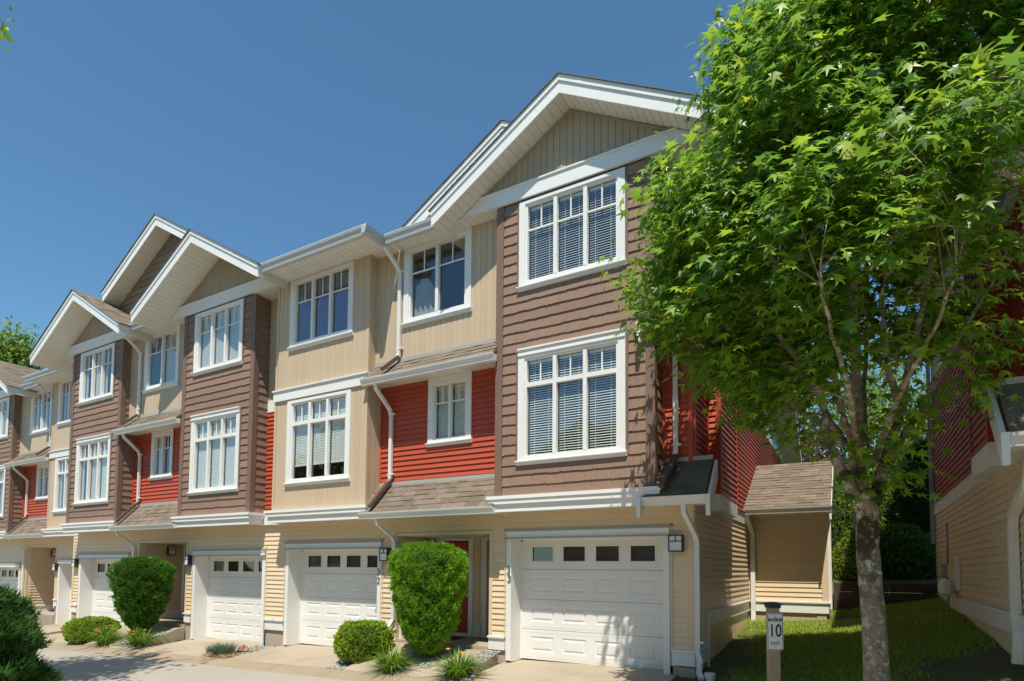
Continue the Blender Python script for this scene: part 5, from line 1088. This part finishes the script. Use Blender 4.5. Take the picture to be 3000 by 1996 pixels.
# gas meter on the facing house
gm = thing('gas_meter', 'grey gas meter cluster on the shaded wall of the facing house', 'gas meter', (1.4, 12.9, -.75))
fN = fr((1.53, 0), (0, -1)); m = MB(); m.box(fN, -12.95, -12.3, -.30, .26, .02, .05); obj('backing_board', m, WHITE, gm)
for i, yy in enumerate((12.75, 12.98, 13.2)):
    m = MB(); m.lathe((1.36, yy, -.42), [(.03, 0), (.07, .02), (.085, .07), (.085, .20), (.07, .26), (.04, .30)], 14); b_ = obj('meter_body', m, SIGNW, gm, smooth=True)
    m = MB(); m.tube([(1.36, yy, -.15), (1.36, yy, .16)], .018, 8); obj('riser', m, GREYM, gm, smooth=True)
m = MB(); m.tube([(1.36, 12.5, .14), (1.36, 13.3, .14)], .02, 8).tube([(1.40, 12.95, -.9), (1.40, 12.95, -.1)], .02, 8).tube([(1.45, 13.3, .14), (1.45, 13.3, .9)], .018, 8); obj('pipework', m, GREYM, gm, smooth=True)
# ------------------------------------------------------------------ behind the lawn: timber wall, fence, shrubs, trees
rw = thing('retaining_wall', 'low dark timber retaining wall across the back of the lawn', 'retaining wall', (.5, 15.35, -.95))
for i in range(4):
    for a, b in ((-.45, .62), (.62, 1.5)):
        m = MB(); y0 = 15.25+.010*i; j = random.uniform(-.008, .008); m.abox(a+.004, b-.004, y0+j, y0+.16, -1.05+i*.20, -1.05+i*.20+.192); obj('timber', m, TIMB, rw)
for i in range(3): 
    m = MB(); m.abox(.55+.1*i, 1.5, 16.3+.05*i, 16.5, -.3+i*.2, -.108+i*.2); obj('timber', m, TIMB, rw)
sheet('back_bank', SOIL, lin(-6, 6, 12), [15.38, 16.5, 19, 24, 40], lambda x, y: -.262+.12*(y-15.4))
fn = thing('metal_fence', 'black metal railing between the shed and the background shrubs', 'fence', (.3, 20, .3))
for z in (.62, 1.66): m = MB(); m.abox(-1.2, 2.6, 19.98, 20.02, z, z+.035); obj('rail', m, DARKM, fn)
for i in range(32): x = -1.2+i*.12; m = MB(); m.abox(x-.008, x+.008, 19.992, 20.008, .64, 1.68); obj('baluster', m, DARKM, fn)
for x in (-1.2, 0.0, 1.3, 2.6): m = MB(); m.abox(x-.03, x+.03, 19.97, 20.03, .1, 1.75); obj('fence_post', m, DARKM, fn)
def bush(name, label, base, r, h, n, mat, size, tm=None, group='shrubs behind the lawn', **kw):
    return shrub(name, label, base, [(0, r*.7), (h*.2, r*.95), (h*.5, r), (h*.8, r*.75), (h*.95, r*.4), (h, .02)], n, mat, tm or oval_leaf(.5), size, TW, bump_=.16, group=group, corek=.72, **kw)
bush('laurel_shrub', 'sunlit yellow green shrub at the back corner of the shed', (-.02, 16.0, -.4), .48, 1.25, 5000, BACKG, .06)
bush('rhododendron_shrub', 'dark rhododendron behind the timber wall', (.95, 16.9, -.3), .85, 1.3, 6000, YEWD, .09)
bush('rhododendron_shrub', 'shaded green shrub left of the tree trunk behind the timber wall', (.30, 17.4, -.3), .6, 1.2, 4000, BACKG, .08)
bush('laurel_shrub', 'leafy green shrub between the trunk and the dark conifer behind the railing', (.75, 20.8, .2), .95, 2.5, 6000, BACKG, .10)
bush('conifer_shrub', 'tall dark conifer against the facing house corner', (1.55, 18.4, -.1), .75, 3.4, 9000, CONI, .09, sprig_leaf())
bush('hedge_shrub', 'sunny hedge behind the metal railing by the shed roof', (-.5, 21.6, .3), 1.3, 3.2, 8000, BACKG, .10)
bush('hedge_shrub', 'sunny hedge behind the metal railing near the facing house', (1.6, 22.4, .4), 1.4, 3.6, 8000, BACKG, .10)
simple_tree('plum_tree', 'red leaved plum tree peeking over the shed roof', (-1.6, 27.5, 1.0), 1.5, .12, (-1.5, 27.5, 4.3), 1.7, 1.9, 5000, REDL, oval_leaf(.5), .13, clumps=50)
simple_tree('background_tree', 'tall bright green tree behind the gap between the houses', (.2, 34, 1.5), 3, .25, (.2, 34, 7.0), 3.2, 4.6, 12000, BACKG, oval_leaf(.6), .19, group='trees behind the houses', clumps=110)
simple_tree('background_tree', 'bright green tree near the corner of the facing house far behind', (4.6, 31, 1.5), 2.5, .2, (4.4, 31, 5.2), 2.8, 3.6, 9000, BACKG, oval_leaf(.6), .18, group='trees behind the houses', clumps=90)
simple_tree('background_tree', 'lower green tree left behind the shed roof', (-5.2, 36, 1.5), 2.5, .2, (-5.0, 36, 5.0), 3.0, 3.4, 8000, BACKG, oval_leaf(.6), .2, group='trees behind the houses', clumps=90)
simple_tree('distant_tree', 'distant green tree rising over the roofs at the left edge', (-76, 26, -3), 14, .5, (-75.2, 25.8, 19.0), 2.6, 5.4, 6000, BACKG, oval_leaf(.6), .42, clumps=60)
sheet('rear_terrain', FARG, lin(-60, 60, 12), [24, 30, 40, 60, 120], lambda x, y: .6+.02*(y-24))
# ------------------------------------------------------------------ houses across the road, mirrored in the windows; the far left one added to block sky light
for x0, x1, lb in ((-33, -19.5, 'long gabled townhouse across the road added unseen to block low sky light'), (-13.5, -3.5, 'gabled townhouse across the road mirrored in the near windows'), (1.5, 11.5, 'gabled townhouse across the road mirrored farther right')):
    T_ = thing('townhouse', lb, 'townhouse', ((x0+x1)/2, -14, -1.9)); f = fr((0, -9.5), (-1, 0))
    core(f, -x1, -x0, -2.2, 6.0, [], TAN, T_, 'wall'); 
    m = MB(); m.abox(x0, x0+.2, -17, -9.6, -2.2, 6); m.abox(x1-.2, x1, -17, -9.6, -2.2, 6); m.abox(x0, x1, -17.2, -17, -2.2, 6); obj('rear_wall', m, CREAM, T_)
    m = MB(); pr = [(-8.9, 5.9), (-13.3, 8.1), (-17.8, 5.9), (-17.8, 5.7), (-13.3, 7.9), (-8.9, 5.7)]; m.prism([(x0-.4, y, z) for y, z in pr], [(x1+.4, y, z) for y, z in pr]); obj('roof', m, ROOFD, T_)
    for c in (x0+2.2, x1-2.2):
        m = MB(); m.prism([(c-2.4, -8.7, 5.8), (c, -8.7, 7.3), (c+2.4, -8.7, 5.8)], [(c-2.4, -13, 5.8), (c, -13, 7.3), (c+2.4, -13, 5.8)]); obj('gable_roof', m, ROOFD, T_)
        for z0, z1 in ((1.7, 3.4), (4.3, 5.7)):
            m = MB(); m.box(f, -c-.9, -c+.9, z0, z1, .001, .05); w_ = obj('window', m, WHITE, T_); m = MB(); m.box(f, -c-.75, -c+.75, z0+.12, z1-.12, .051, .056); obj('pane', m, SCREEN, w_)
        m = MB(); m.box(f, -c-1.25, -c+1.25, -1.9, .2, .001, .05); obj('garage_door', m, DOORW, T_)
for _i, (_x, _y, _h) in enumerate(((-22, -5.5, 9), (-16.5, -7.5, 8), (-1.2, -7.6, 8.5), (13, -6.5, 9))):
    simple_tree('street_tree', ['leafy tree across the road mirrored in the farthest windows', 'leafy tree across the road left of the mirrored house', 'leafy tree across the road between the mirrored houses', 'leafy tree across the road right of the mirrored houses'][_i], (_x, _y, -2.2), 2.4, .16, (_x, _y, _h*.52), 2.4, _h*.42, 2600, BACKG, oval_leaf(.7), .42, group='street trees across the road', clumps=50)
sheet('far_verge', FARG, lin(-60, 40, 20), [-40, -18, -9, -6.9], lambda x, y: zroad(x, -6.9)+.02)
